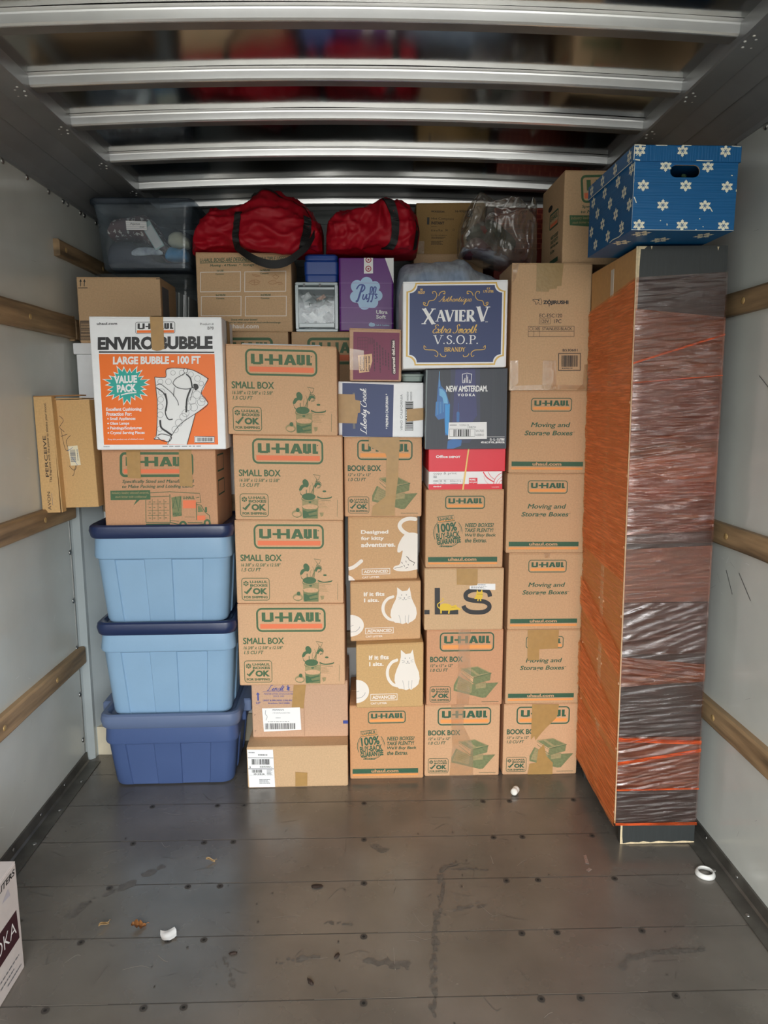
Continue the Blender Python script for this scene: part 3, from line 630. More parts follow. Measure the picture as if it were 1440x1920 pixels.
def fits_box(c):
    A = c.art('F', (80, 140, 668, 660)); A.text('If it fits', 192, 230, 365, 266, WIN, .035); A.text('I sits.', 194, 284, 320, 318, WIN, .035)
    sitting_cat(A); A.poly([(80, 424)]+[(80+112*math.sin(a), 520-96*math.cos(a)) for a in np.linspace(.15, PI-.15, 16)]+[(80, 617)], WIN)
    A.line([(80, 575), (120, 572), (150, 548), (158, 530)], 3, GREYI, True); A.line([(80, 525), (104, 517)], 3, GREYI); advance(A, 203, 545, 440, 600)
def kitty_box(c):
    A = c.art('F', (100, 655, 668, 1180))
    for t, y, x1 in (('Designed', 764, 428), ('for kitty', 816, 392), ('adventures.', 866, 486)): A.text(t, 205, y, x1, y+40, WIN, .035)
    A.line([(652, 678), (600, 672), (545, 690), (520, 730), (545, 775), (600, 810)], 32, WIN, True); A.ell(650, 677, 14, 15, WIN)
    A.poly(crom([(575, 790), (640, 790), (668, 800)], 4)+[(668, 1100)]+crom([(650, 1105), (580, 1115), (510, 1112), (470, 1095), (480, 1070), (520, 1055), (535, 1000), (545, 940), (520, 955), (502, 945), (510, 890), (540, 830)], 4), WIN)
    A.line([(575, 990), (590, 1000), (600, 1020), (645, 1045), (632, 1068)], 5, DKB); A.line([(478, 1088), (515, 1080), (545, 1075)], 3, DKB)
    for a in ([(535, 1035), (545, 1050)], [(555, 1060), (563, 1075)], [(570, 1090), (590, 1080)], [(572, 1025), (575, 1040)], [(588, 1055), (596, 1065)]): A.line(a, 4, DKB)
    A.line([(100, 1082), (140, 1070), (180, 1042), (205, 1020)], 30, WIN, True); A.ell(206, 1020, 15, 15, WIN); A.poly([(100, 1135), (130, 1150), (155, 1180), (100, 1180)], WIN); advance(A, 210, 1085, 443, 1135)
C5 = lambda q: px(50, 560, 3.6, q); C7 = lambda q: px(620, 480, 4.235, q); C3 = lambda q: px(630, 820, 4.364, q)
C9 = lambda q: px(740, 300, 3.6, q); C2 = lambda q: px(340, 350, 3.13, q)
MVG = 'cartons with the moving slogan'
# --- rightmost column beside the wrapped bookcase
c = Carton('kraft book carton on the floor beside the wrapped bookcase, torn brown tape over its badge', .565, .877, 2.77, 0, .312, .31, KR_B); book_box(c)
c.tape('F', (905, 60, 1335, 456), [(1065, 60), (1218, 62), (1212, 120), (1203, 140), (1150, 192), (1128, 215), (1090, 262), (1083, 238), (1064, 258)])
c.tape('F', (905, 60, 1335, 456), [(1140, 283), (1155, 350), (1195, 390), (1195, 455), (1050, 455), (1060, 395), (1100, 388), (1108, 318)]); c.done()
c = Carton('kraft moving carton with a patch of brown tape hiding its badge, second from the floor', .569, .874, 2.77, .312, .630, .31, KR_M); moving_box(c)
c.tape('F', (950, 1181, 1091, 1320), [(989, 1180), (1048, 1181), (1047, 1216), (1012, 1217), (1012, 1237), (990, 1237)]); c.done()
for lb, x0, x1, z0, z1, d, a, b in (('kraft moving carton with a green stripe, on the carton with the taped badge', .570, .875, .630, .947, .31, 0, -.006), ('kraft moving carton with a green stripe, middle of the three untaped ones', .556, .869, .947, 1.266, .31, -.006, -.01),
   ('kraft moving carton with a green stripe, directly under the tall coffee maker box', .559, .874, 1.266, 1.586, .27, -.01, 0)):
    c = Carton(lb, x0, x1, 2.77, z0, z1, d, KR_M, a, b, group=MVG); moving_box(c)
    if z0 == .630:
        c.tape('F', (0, 0, 1, 1), [(.46, 0), (.54, 0), (.53, .06), (.47, .06)], CTAPE, 'clear_tape')
    c.done()
c = Carton('tall kraft coffee maker carton with an elephant mark and a barcode, top of its column', .553, .859, 2.77, 1.586, 2.058, .26, KR_T)
A = c.art('F', C9([(958, 493), (1111, 493), (1103, 731), (956, 730)]))
A.text('ZOJIRUSHI', 998, 948, 1170, 980, BLK, .05); A.line([(1040, 940), (1048, 962), (1040, 990), (1032, 962)], 4, BLK, closed=True)
A.line([(925, 945), (940, 940), (955, 942), (985, 938), (990, 955), (985, 978), (975, 975), (965, 960), (955, 975), (950, 975), (948, 958), (935, 955), (940, 948), (925, 945)], 3, BLK); A.ell(968, 948, 5, 5, BLK)
A.text('EC-ESC120', 975, 1038, 1128, 1063, BLK, .004); A.frame(974, 1070, 1050, 1107, 2, BLK); A.text('120V', 984, 1077, 1040, 1100, BLK, .004); A.text('1PC', 1074, 1076, 1123, 1102, BLK, .004)
A.frame(900, 1120, 1211, 1193, 2.4, BLK); A.rect(900, 1155, 1211, 1157, BLK); A.rect(937, 1120, 939, 1193, BLK); A.rect(976, 1120, 978, 1193, BLK); A.frame(908, 1127, 932, 1150, 2.4, BLK, 11); A.text('XB', 946, 1129, 974, 1149, BLK, .004); A.text('STAINLESS BLACK', 994, 1129, 1196, 1149, BLK, .004)
A.text('B530601', 1134, 1274, 1234, 1292, BLK, .01); A.frame(1105, 1303, 1256, 1420, 4.5, BLK); A.bars(1126, 1318, 1238, 1394, BLK, 26); A.small(1130, 1398, 1232, 1410, BLK, 1)
q9 = C9([(958, 493), (1111, 493), (1103, 731), (956, 730)])
c.tape('F', q9, [(952, 697), (1134, 697), (1120, 850), (1092, 852), (1088, 868), (1040, 872), (1036, 890), (950, 888)], mat('tan_tape', (168, 142, 96), .35, var=.05, bump=.1), 'tape_strip')
for p_ in ([(1002, 1350), (1090, 1352), (1092, 1548), (998, 1548)], [(782, 1352), (836, 1350), (838, 1500), (782, 1548)], [(1280, 1380), (1307, 1378), (1305, 1548), (1230, 1550), (1270, 1510)], [(800, 1518), (1000, 1512), (1280, 1518), (1290, 1545), (782, 1548)], [(790, 700), (835, 698), (810, 800), (790, 830)]): c.tape('F', q9, p_, CTAPE, 'clear_tape')
c.done()
c = Carton('kraft carton with a big green badge, wedged high up behind the snowflake box', .748, 1.188, 2.80, 2.058, 2.395, .31, KR_T, yaw=1.0)
A = c.art('F', [(1155, 42), (2005, 70), (1960, 700), (1097, 672)])
A.frame(1265, 78, 1840, 262, 16, GRN, 28); A.word(1308, 110, 1795, 185, GRN); A.rect(1288, 196, 1815, 232, ORA)
A.text('Specifically Sized and Manufactured', 1265, 275, 1840, 300, GRN2, .018, .2); A.text('to Make Packing and Loading Easier', 1256, 309, 1840, 335, GRN2, .018, .2)
A.poly([(1172, 340), (1460, 350), (1456, 432), (1170, 408)], GRN); A.text('Industry leading edgecrush', 1182, 350, 1440, 376, GRL, .015, .2); A.text('stack higher with confidence', 1190, 382, 1440, 404, GRL, .015, .2)
A = c.art('L', (0, 0, 1, 1))
A.poly([(.40+.1*math.cos(a)*(1), .27+.035*math.sin(a)) for a in np.linspace(0, 2*PI, 20)[:-1]], DARK)
A.frame(.38, .34, .78, .52, .02, GRN2, .02); A.text('U-HAUL', .42, .37, .74, .43, GRN2, .03); A.rect(.42, .46, .74, .50, ORA)
for k, (t, e) in enumerate((('NEED BOXES?', .8), ('TAKE PLENTY!', .8), ("We'll Buy Back", .82), ('the Extras.', .66))): A.text(t, .46, .60+k*.055, e, .64+k*.055, GRN2, .018, .2)
A.rect(.45, .88, .82, .93, GRN2); c.done()
# --- column with the two liquor cartons on top
c = Carton('kraft book carton on the floor, clear tape down its middle, second along from the bookcase', .238, .550, 2.768, 0, .313, .31, KR_B); book_box(c)
c.tape('F', (468, 66, 897, 462), [(615, 66), (690, 66), (688, 180), (745, 290), (748, 461), (612, 461), (625, 300)], CTAP2, 'clear_tape'); c.done()
c = Carton('reddish kraft book carton with crinkled clear tape, under the carton with huge black letters', .243, .555, 2.765, .313, .635, .31, card('cardboard_reddish', (206, 156, 120))); book_box(c)
c.tape('F', (718, 548, 1365, 1178), [(985, 548), (1088, 548), (1080, 690), (1095, 900), (1080, 1177), (975, 1177), (985, 900)], CTAP2, 'clear_tape'); c.done()
c = Carton('kraft carton with huge black letters and two small yellow cats', .232, .550, 2.76, .635, .890, .31, KR_T, 0, -.003)
A = c.art('F', px(640, 1060, 4.5, [(796, 1066), (946, 1064), (942, 1180), (795, 1180)])); YEL = mat('yellow_ink', (226, 190, 56), .5)
A.rect(700, 372, 743, 408, BLK); A.rect(786, 188, 830, 410, BLK); A.rect(786, 372, 982, 410, BLK)
A.line([(1252, 262), (1240, 222), (1190, 204), (1140, 202), (1085, 212), (1048, 238), (1052, 275), (1095, 292), (1150, 298), (1205, 305), (1242, 328), (1242, 362), (1205, 388), (1145, 394), (1080, 388), (1040, 365), (1026, 338)], 37, BLK, True)
A.poly(crom([(835, 330), (870, 318), (915, 328), (925, 338), (945, 336), (962, 330), (972, 345), (1000, 362), (1002, 374), (975, 372), (930, 376), (880, 378), (838, 376), (826, 360)], 4, True), YEL)
A.line([(835, 362), (815, 350), (810, 325), (835, 305), (858, 290), (850, 275)], 7, YEL, True); A.line([(838, 370), (838, 402)], 13, YEL); A.line([(908, 370), (902, 404)], 13, YEL); A.line([(925, 352), (960, 350)], 2, BLK)
A.poly(crom([(1142, 200), (1152, 220), (1172, 220), (1184, 200), (1190, 240), (1182, 280), (1140, 280), (1118, 278), (1135, 245)], 3, True), YEL); A.line([(1152, 275), (1148, 298)], 10, YEL); A.line([(1170, 275), (1172, 298)], 10, YEL); A.line([(1140, 240), (1190, 242)], 2, BLK)
qs = px(640, 1060, 4.5, [(796, 1066), (946, 1064), (942, 1180), (795, 1180)])
c.tape('F', qs, [(970, 25), (1148, 25), (1146, 165), (970, 160)])
p = c.part('shipping_label'); A = c.art('F', qs, p, .0034); A.poly([(1080, 168), (1145, 164), (1145, 150), (1298, 150), (1297, 203), (1078, 197)], WHB); A.small(1090, 172, 1240, 192, GREYI, 3, 6); A.small(1150, 154, 1240, 168, GREYI, 1, 3); c.put(p, 'white address label'); c.done()
c = Carton('kraft buy-back guarantee carton under the red copy paper box', .236, .545, 2.77, .890, 1.204, .31, KR_M, -.003, 0); buyback_box(c); c.done()
# copy paper box: white tray with a red lid and a yellow rubber band strip
c = Carton('red and white copy paper box with a thin yellow strap', .246, .535, 2.765, 1.204, 1.364, .28, WHB, 0, .004, flaps=False)
q = [(115, 1245), (1190, 1245), (1185, 1832), (118, 1830)]
A = c.art('F', q); A.rect(115, 1752, 1190, 1835, REDP); A.text('copy & print', 186, 1580, 520, 1622, GREYI, -.005); A.small(186, 1628, 255, 1668, GREYI, 2)
for x0, x1 in ((186, 255), (275, 312), (336, 372), (432, 585)): A.small(x0, 1740, x1, 1750, GREYI, 1)
A.text('1500', 186, 1692, 254, 1722, GREYI, 0); A.text('20', 278, 1692, 310, 1722, GREYI, 0); A.text('92', 338, 1692, 368, 1722, GREYI, 0); A.text('8.5 in x 11 in', 432, 1692, 584, 1722, GREYI, 0); A.frame(264, 1685, 605, 1752, 2, GREYI)
A.rect(700, 1665, 822, 1752, REDP); A.text('99.99%', 708, 1678, 795, 1706, WHB, .03); A.text('NO JAM', 708, 1718, 814, 1745, WHB, .03); A.text('standard', 186, 1770, 298, 1795, WHB, .02); A.text('recyclable', 1030, 1790, 1140, 1808, WHB, 0)
A.line([(905, 1580), (960, 1660), (1060, 1725)], 14, REDP, True); A.line([(975, 1580), (1020, 1650), (1080, 1690)], 6, REDP, True); A.line([(1058, 1755), (1080, 1680), (1130, 1620), (1190, 1590)], 7, REDP, True); A.line([(1098, 1755), (1120, 1700), (1190, 1640)], 5, REDP, True); A.line([(1135, 1755), (1150, 1720), (1190, 1690)], 5, REDP, True); A.line([(915, 1640), (940, 1710), (985, 1755)], 2.5, REDP, True)
lid = c.part('box_lid'); z0 = .160-.089; lid.box(-.1455, .1535, -.005, .285, z0, .160, REDP, .002)
A = Art(lid, lambda u, v, l: (-.1455+u*.299, -.005-l, .160-v*.089), (118, 1245, 1232, 1580)); A.text('Office', 222, 1340, 395, 1378, WHB, .05); A.text('DEPOT', 410, 1350, 578, 1380, WHB, .06); c.put(lid, 'red lid')
st = c.part('strap'); A = Art(st, lambda u, v, l: (-.1455+u*.299, -.0066-l, .160-v*.16), (118, 1245, 1232, 1835)); A.poly([(685, 1245), (705, 1245), (632, 1835), (608, 1835)], mat('yellow_strap', (240, 200, 110), .4)); c.put(st, 'thin yellow strap'); c.done()
# dark vodka carton
c = Carton('dark blue-black liquor carton with a glowing blue tower, under the brandy carton', .229, .542, 2.74, 1.364, 1.668, .28, CHAR, .006, .016, rad=.006)
q = [(50, 95), (1235, 85), (1225, 1230), (70, 1240)]
A = c.art('F', q); DB = mat('indigo_print', (58, 62, 112), .45); DB2 = mat('slate_print', (52, 58, 84), .45); B1 = mat('cyan_print', (36, 150, 220), .4); B2 = mat('deep_cyan_print', (36, 104, 172), .4); B3 = mat('pale_cyan_print', (104, 178, 222), .4); G6 = mat('grey_print', (66, 72, 78), .5); G7 = mat('pale_grey_edge', (120, 134, 136), .5)
A.rect(60, 95, 1225, 1240, CHAR); A.poly([(410, 95), (830, 90), (850, 900), (700, 1150), (420, 1150)], DB2); A.poly([(480, 95), (760, 90), (800, 760), (640, 1000), (450, 900)], DB)
for k in range(13): A.rect(1015+k*15, 100, 1019+k*15, 1060, G6)
for k in range(13): A.rect(92+k*17, 130, 95+k*17, 1210, G6)
A.rect(55, 100, 78, 1235, G7)
A.poly([(246, 120), (252, 230), (265, 270), (275, 330), (310, 370), (345, 400), (360, 450), (380, 520), (410, 600), (408, 1040), (350, 1040), (335, 800), (250, 820), (200, 760), (205, 570), (222, 560), (228, 400), (238, 260)], B2)
A.poly([(340, 600), (408, 600), (406, 1060), (352, 1000)], B1); A.poly([(252, 370), (300, 385), (340, 430), (372, 520), (380, 590), (320, 585), (300, 500), (256, 470)], B3); A.line([(248, 125), (250, 350)], 7, B3)
for k in range(6): A.rect(215+k*20, 560, 220+k*20, 760-k*10, B3 if k % 2 else B1)
A.poly([(506, 720), (528, 700), (550, 720), (548, 850), (510, 850)], B2); A.line([(531, 580), (530, 710)], 4, B2); A.poly([(390, 1120), (470, 1090), (590, 1110), (580, 1190), (470, 1230), (380, 1235)], B2)
A.line([(578, 170), (643, 153), (712, 170), (708, 240), (700, 292)], 8, WHB); A.line([(578, 170), (580, 250), (582, 292), (605, 294)], 8, WHB); A.line([(708, 292), (672, 294)], 7, WHB)
for x, y in ((603, 250), (617, 225), (641, 175), (657, 205), (680, 250)): A.line([(x, y), (x, 294)], 9, WHB)
A.text('NEW AMSTERDAM.', 352, 332, 945, 422, WHB, .045); A.text('V O D K A', 515, 447, 768, 486, WHB, .05)
A.text('12 - 1L - 12 LITERS', 990, 1085, 1198, 1118, WHB, .05); A.text('40% ALC. BY VOL. (80 PROOF)', 862, 1128, 1198, 1162, WHB, .05); A.rect(945, 1062, 1200, 1066, WHB)
p = c.part('shipping_label'); A = c.art('F', q, p, .003); A.poly([(398, 858), (940, 852), (946, 1092), (392, 1095)], WHB); A.text('VODKA 1.0L', 550, 884, 690, 908, GREYI, 0); A.small(415, 886, 540, 908, GREYI, 1, 9); A.text('18870', 672, 914, 785, 935, GREYI, 0)
A.frame(408, 950, 774, 1060, 4, GREYI); A.bars(468, 958, 715, 1056, mat('soft_black', (60, 60, 60), .5), 12, seed=4); A.text('VH-7430', 784, 962, 900, 998, GREYI, 0); A.text('A-00084-03', 782, 1018, 902, 1055, GREYI, 0); c.put(p, 'white barcode label'); c.done()
# brandy carton
c = Carton('white liquor carton with a navy and gold crest panel, standing on the dark liquor carton', .140, .527, 2.70, 1.668, 1.982, .33, WHT, .016, .02)
q = [(563, 203), (1402, 190), (1402, 885), (580, 898)]
A = c.art('F', q)
def plaque(ins, m):
    x0, y0, x1, y1 = 590+ins, 212+ins*.9, 1382-ins, 868-ins*.9; n_ = 70-ins*.35; pts = []
    for cx, cyy, a0, s_ in ((x0+6, y0, 0, 1), (x1, y0, 0, 1), (x1, y1, 0, 1), (x0+6, y1, 0, 1)): pass
    def arc(cx, cyy, a, b): return [(cx+n_*math.cos(t), cyy+n_*math.sin(t)) for t in np.linspace(a, b, 9)]
    pts += arc(x0+4, y0, PI/2, 0)+[(x0+4+n_+18, y0)][:0]+arc(x1, y0-4, PI, PI/2)+arc(x1, y1, 3*PI/2, PI)+arc(x0+14, y1+4, 2*PI, 3*PI/2)
    A.poly(pts, m)
plaque(0, GOLD); plaque(14, WHT); plaque(26, NAVY)
A.text('80', 703, 258, 724, 276, GOLD, .03); A.text('PROOF', 686, 280, 741, 302, GOLD, .03); A.text('6 X', 1232, 250, 1260, 268, GOLD, .03); A.text('1.75 LITER', 1205, 273, 1288, 293, GOLD, .03)
A.cursive('Authentique', 853, 318, 1115, 388, GOLD, .15); A.serif('X', 720, 420, 832, 542, WHB, .22, .09); A.serif('AVIER', 828, 432, 1150, 522, WHB, .24, .09); A.serif('V', 1150, 405, 1262, 522, WHB, .24, .09)
A.cursive('Extra Smooth', 812, 545, 1160, 616, GOLD, .15); A.serif('V.S.O.P.', 815, 632, 1165, 702, WHB, .15, .06); A.serif('BRANDY', 905, 728, 1075, 762, GOLD, .2, .09); A.text('TM', 1224, 522, 1244, 531, WHB, .02)
for fx in (lambda x: x, lambda x: 1974-x):
    A.line([(fx(a), b) for a, b in ((735, 392), (748, 378), (732, 370), (735, 390), (760, 396), (775, 360), (815, 350), (835, 315), (822, 285), (800, 288), (805, 303))], lambda t, a, b: 4+8*t*(1-t), GOLD, True); A.line([(fx(a), b) for a, b in ((850, 318), (865, 290), (895, 282), (898, 302), (885, 300))], 6, GOLD, True)
    A.line([(fx(a), b) for a, b in ((762, 732), (745, 715), (748, 742), (780, 748), (830, 752), (855, 775), (848, 802), (830, 792))], lambda t, a, b: 4+8*t*(1-t), GOLD, True); A.line([(fx(a), b) for a, b in ((872, 778), (885, 798), (912, 803), (918, 788))], 6, GOLD, True)
c.done()
# --- narrow column: buy-back, three litter boxes, book box, wine box, cookie box
c = Carton('kraft buy-back guarantee carton on the floor under the litter boxes', -.071, .233, 2.755, 0, .322, .31, card('cardboard_amber', (207, 157, 114)), 0, .012); buyback_box(c); c.done()
LIT = 'cat litter cartons with the sitting cat'
c = Carton('tan litter carton with a white sitting cat, lowest of the litter boxes', -.042, .228, 2.73, .322, .592, .31, KR_Y, .012, .03, group=LIT); fits_box(c); c.done()
c = Carton('tan litter carton with a white sitting cat, middle of the three litter boxes', -.064, .219, 2.77, .592, .836, .31, KR_K, .03, .016, group=LIT); fits_box(c); c.done()
c = Carton('tan litter carton with a white cat sniffing the ground, topmost of the litter boxes', -.071, .207, 2.80, .836, 1.093, .30, KR_K, .016, -.002, yaw=1.5); kitty_box(c); c.done()
c = Carton('kraft book carton with long brown tape down its front, above the litter boxes', -.084, .222, 2.80, 1.093, 1.408, .30, KR_B, -.002, -.008); book_box(c)
c.tape('F', (68, 0, 703, 646), [(270, 0), (520, 0), (518, 90), (512, 200), (510, 320), (490, 470), (482, 560), (480, 638), (288, 640), (300, 560), (340, 530), (405, 480), (410, 330), (415, 160), (405, 130), (330, 102), (270, 70)]); c.done()
c = Carton('white and navy wine carton lying on its side, script lettering reading upwards', -.104, .2275, 2.80, 1.408, 1.620, .24, WHT, -.008, -.016)
q = C7([(635, 714), (797, 716), (797, 818), (634, 815)]); A = c.art('F', q)
A.poly([(98, 1002), (507, 1015), (496, 1428), (88, 1416)], NAVY); A.cursive('Liberty Creek', 236, 1045, 312, 1400, WHB, .19, .25, 90); A.text('* PREMIUM CALIFORNIA *', 440, 1085, 462, 1362, WHB, .05, 0, 90)
A.rect(175, 1310, 195, 1358, GREYI); A.rect(178, 1078, 196, 1092, GREYI); A.frame(598, 1145, 664, 1378, 3, BLK); A.bars(604, 1152, 660, 1372, BLK, 16, True, 5); A.text('VINO CALIFORNIA', 560, 1090, 578, 1375, GREYI, -.005, 0, 90)
for x in (612, 640): A.text('000030', x, 1070, x+14, 1140, GREYI, 0, 0, 90)
c.tape('F', q, [(60, 1086), (195, 1090), (198, 1132), (238, 1140), (236, 1230), (217, 1235), (206, 1316), (60, 1311)]); c.tape('F', q, [(612, 1206), (749, 1198), (748, 1292), (612, 1306)]); c.done()
c = Carton('small kraft cookie case with a maroon front panel, in front of the purple tissue pack', -.058, .138, 2.75, 1.622, 1.816, .27, KR_L, -.014, -.03)
q = C7([(655, 613), (760, 618), (757, 715), (655, 710)]); A = c.art('F', q)
A.poly([(183, 595), (576, 612), (558, 985), (176, 967)], MARO)
MD = mat('dark_maroon_ink', (66, 22, 44), .5); A.poly([(p_[0], p_[1]) for p_ in rrect(500, 538, 662, 942, 18, 0, 4)], MD); A.text('caramel deLites', 507, 672, 532, 935, WIN, .04, 0, 90)
for x in np.linspace(218, 300, 5): A.rect(x, 640, x+2, 745, MD)
for y in np.linspace(640, 745, 5): A.rect(218, y, 300, y+2, MD)
for k in range(6): A.small(350+k*24, 660+k*22, 366+k*24, 925, MD, 1, k, True)
for k in range(3): A.small(310+k*14, 645, 320+k*14, 710, MD, 1, k+9, True)
A.poly([(218, 782), (338, 772), (340, 830), (312, 912), (228, 918)], mat('peach_sticker', (226, 184, 140), .5))
for k, t in enumerate(('girl scout', 'Cookies', 'proceeds', 'stay local')): A.text(t, 232+k*24, 790, 250+k*24, 905, MD, .03, 0, 90)
A = c.art('L', (0, 0, 1, 1)); A.frame(.3, .08, .9, .32, .02, DKB)
c.tape('F', q, [(150, 725), (270, 745), (268, 900), (150, 890)], CTAP2, 'clear_tape'); c.tape('L', (0, 0, 1, 1), [(.2, .35), (1, .35), (1, .8), (.25, .8)], CTAPE, 'clear_tape'); c.done()
# --- four small kitchen cartons and the two boxes under them
SB = 'small moving cartons printed with kitchen jars'
for lb, x0, x1, y, z0, z1, d, a, b in (('kraft small moving carton with kitchen jars, lowest of its stack of four', -.509, -.087, 2.735, .420, .757, .31, -.003, -.006), ('kraft small moving carton with kitchen jars, second up in its stack of four', -.510, -.090, 2.742, .757, 1.090, .31, -.006, -.012),
   ('kraft small moving carton with kitchen jars, third up in its stack of four', -.506, -.088, 2.746, 1.090, 1.421, .30, -.012, -.018), ('kraft small moving carton with kitchen jars, topmost of its stack of four, tilted a little', -.517, -.105, 2.72, 1.421, 1.753, .31, -.018, -.024)):
    c = Carton(lb, x0, x1, y, z0, z1, d, KR_S, a, b, group=SB); small_box(c); c.done()
c = Carton('low plain kraft carton on the floor with a big white shipping label', -.484, -.078, 2.70, 0, .176, .37, KR_T, yaw=.6)
A = c.art('T', (130, 700, 1280, 850)); A.line([(710, 790), (740, 770), (760, 790), (800, 745), (850, 740), (870, 775), (900, 740), (920, 735)], 5, DKB, True); A.line([(945, 780), (1000, 770), (1030, 750), (1080, 750), (1110, 735), (1180, 740)], 5, DKB, True)
q = px(440, 1260, 6, [(463, 1402), (653, 1397), (652, 1470), (463, 1473)])
c.tape('F', q, [(672, 1108), (808, 1115), (802, 1255), (668, 1260)])
p = c.part('shipping_label'); A = c.art('F', q, p, .003); A.poly([(146, 872), (430, 870), (442, 1266), (156, 1268)], WHB); A.rect(150, 955, 430, 960, BLK); A.rect(152, 1070, 434, 1076, BLK); A.bars(190, 970, 392, 1028, BLK, 18, seed=8); A.bars(192, 1082, 305, 1114, BLK, 14, seed=3); A.text('US 0 3125 UA', 210, 1120, 330, 1138, BLK, .03); A.text('2', 165, 1045, 180, 1065, BLK, .03)
A.small(265, 918, 410, 936, BLK, 1); A.small(160, 895, 255, 912, GREYI, 1, 4); A.small(280, 1042, 420, 1062, BLK, 2, 5); A.small(270, 1180, 400, 1230, GREYI, 4, 6); A.small(355, 1080, 428, 1138, GREYI, 6, 12); A.small(160, 1140, 430, 1142, BLK, 1, 2); c.put(p, 'white shipping label with barcodes')
p = c.part('paper_label'); A = c.art('T', (130, 700, 1280, 850), p, .001); A.poly([(345, 738), (512, 742), (450, 802), (300, 768)], WHB); A.small(380, 745, 470, 780, BLK, 2); c.put(p, 'small white label'); c.done()
c = Carton('rosy kraft chocolate carton with blue script and a white label, under the small cartons', -.471, -.078, 2.78, .176, .420, .30, KR_L, 0, -.003)
q = px(440, 1260, 6, [(472, 1280), (653, 1278), (652, 1382), (472, 1382)]); A = c.art('F', q)
A.cursive('Lindt', 368, 158, 560, 225, BLU_I, .17, .35); A.line([(600, 158), (600, 222)], 9, BLU_I); A.line([(582, 178), (622, 184)], 7, BLU_I); A.line([(585, 205), (620, 215)], 9, BLU_I); A.ell(603, 195, 14, 12, BLU_I); A.rect(318, 231, 660, 235, BLU_I)
A.text('MASTER SWISS CHOCOLATIER', 330, 246, 662, 264, BLU_I, 0); A.text('SINCE 1845', 432, 272, 552, 288, BLU_I, 0); A.text('LINDT & SPRUNGLI (USA) INC', 318, 318, 650, 340, BLU_I, .02); A.text('Stratham, NH 03885', 372, 348, 615, 368, BLU_I, .01)
A.poly([(262, 238), (286, 262), (272, 262), (272, 328), (256, 328), (256, 262), (242, 262)], BLU_I); A.text('UP', 240, 340, 288, 366, BLU_I, .01); A.rect(1216, 552, 1278, 588, BLU_I); A.rect(772, 290, 776, 718, mat('flap_seam', (160, 122, 92), .8))
for x, y in ((220, 478), (220, 655)): A.line([(x+14, y), (x, y), (x, y+14)], 3, DKB)
c.tape('F', q, [(668, 122), (806, 122), (785, 290), (770, 414), (637, 405)])
p = c.part('shipping_label'); A = c.art('F', q, p, .003); A.poly([(305, 410), (728, 402), (738, 650), (318, 666)], WHB); A.bars(332, 575, 676, 640, BLK, 34, seed=6); A.small(420, 420, 600, 440, GREYI, 2); A.text('1 TRY ONE PLUS LUNCH TRAY', 420, 455, 618, 468, GREYI, 0); A.small(455, 510, 530, 522, GREYI, 1); A.small(365, 552, 690, 562, GREYI, 1, 7); A.line([(345, 430), (340, 470), (360, 500), (345, 540)], 4, GREYI, True); c.put(p, 'white barcode label'); c.done()
# --- left column on the totes
c = Carton('kraft carton with a moving truck drawing, in the top of the stacked totes', -.996, -.568, 2.72, 1.064, 1.371, .30, card('cardboard_warm', (202, 155, 120)))
q = C5([(190, 846), (405, 845), (407, 992), (199, 990)]); A = c.art('F', q)
A.frame(628, 1050, 1125, 1215, 17, GRN, 26); A.word(668, 1082, 1090, 1145, GRN); A.rect(655, 1163, 1095, 1190, ORA)
A.text('Specifically Sized and Manufactured', 645, 1232, 1128, 1260, GRN2, .018, .2); A.text('to Make Packing and Loading Easier', 643, 1265, 1130, 1292, GRN2, .018, .2)
A.poly([(566, 1303), (830, 1300), (832, 1362), (760, 1364), (718, 1400), (738, 1364), (568, 1364)], GRN); A.text('Industry leading sidewall strength,', 575, 1310, 822, 1328, GRL, .015, .2); A.text('stack higher with confidence!', 598, 1336, 806, 1353, GRL, .015, .2)
A.line([(832, 1318), (960, 1312), (1165, 1325), (1172, 1385), (1140, 1385), (1140, 1500)], 4, GRN); A.line([(800, 1365), (800, 1510)], 4, GRN); A.line([(962, 1330), (962, 1515)], 5, GRN); A.line([(800, 1510), (960, 1512), (1030, 1528)], 5, GRN); A.rect(800, 1518, 960, 1536, GRN); A.line([(830, 1345), (958, 1342)], 4, GRN)
for x in (842, 880, 920): A.rect(x, 1360, x+2.5, 1495, GRN)
for y in (1390, 1432, 1464): A.rect(812, y, 955, y+2.5, GRN)
for x in (820, 850, 888, 926):
    for y in (1376, 1412, 1448, 1480): A.rect(x, y, x+14, y+4, GRN)
A.poly([(972, 1350), (1040, 1340), (1040, 1470), (980, 1478)], GRM); A.line([(980, 1420), (1000, 1345), (1020, 1440), (1035, 1345)], 7, GRN); A.text('AMERICA', 978, 1448, 1042, 1470, GRN, .03)
A.text('U-HAUL', 1050, 1342, 1130, 1362, GRN, .03); A.line([(1138, 1356), (1150, 1350), (1162, 1350)], 4, GRN); A.rect(1050, 1370, 1138, 1422, ORA); A.line([(1140, 1398), (1172, 1402), (1200, 1450), (1228, 1470), (1232, 1520), (1140, 1530)], 4, GRN); A.poly([(1150, 1408), (1170, 1410), (1188, 1445), (1150, 1448)], GRM); A.rect(1145, 1470, 1200, 1500, ORA); A.rect(1198, 1415, 1212, 1448, GRN); A.ell(1048, 1530, 27, 27, GRN); A.ell(1048, 1530, 13, 13, c.m); A.ell(1212, 1520, 24, 26, GRN); A.ell(1212, 1520, 11, 12, c.m); A.line([(960, 1500), (1020, 1505)], 3, GRN); A.line([(1080, 1515), (1180, 1518)], 5, GRN); A.line([(1060, 1478), (1130, 1480)], 2, GRN)
for y0, y1 in ((.08, .3), (.4, .6)): 
    A2 = c.art('R', (0, 0, 1, 1)); A2.frame(.1, y0, .5, y1, .02, GRN2)
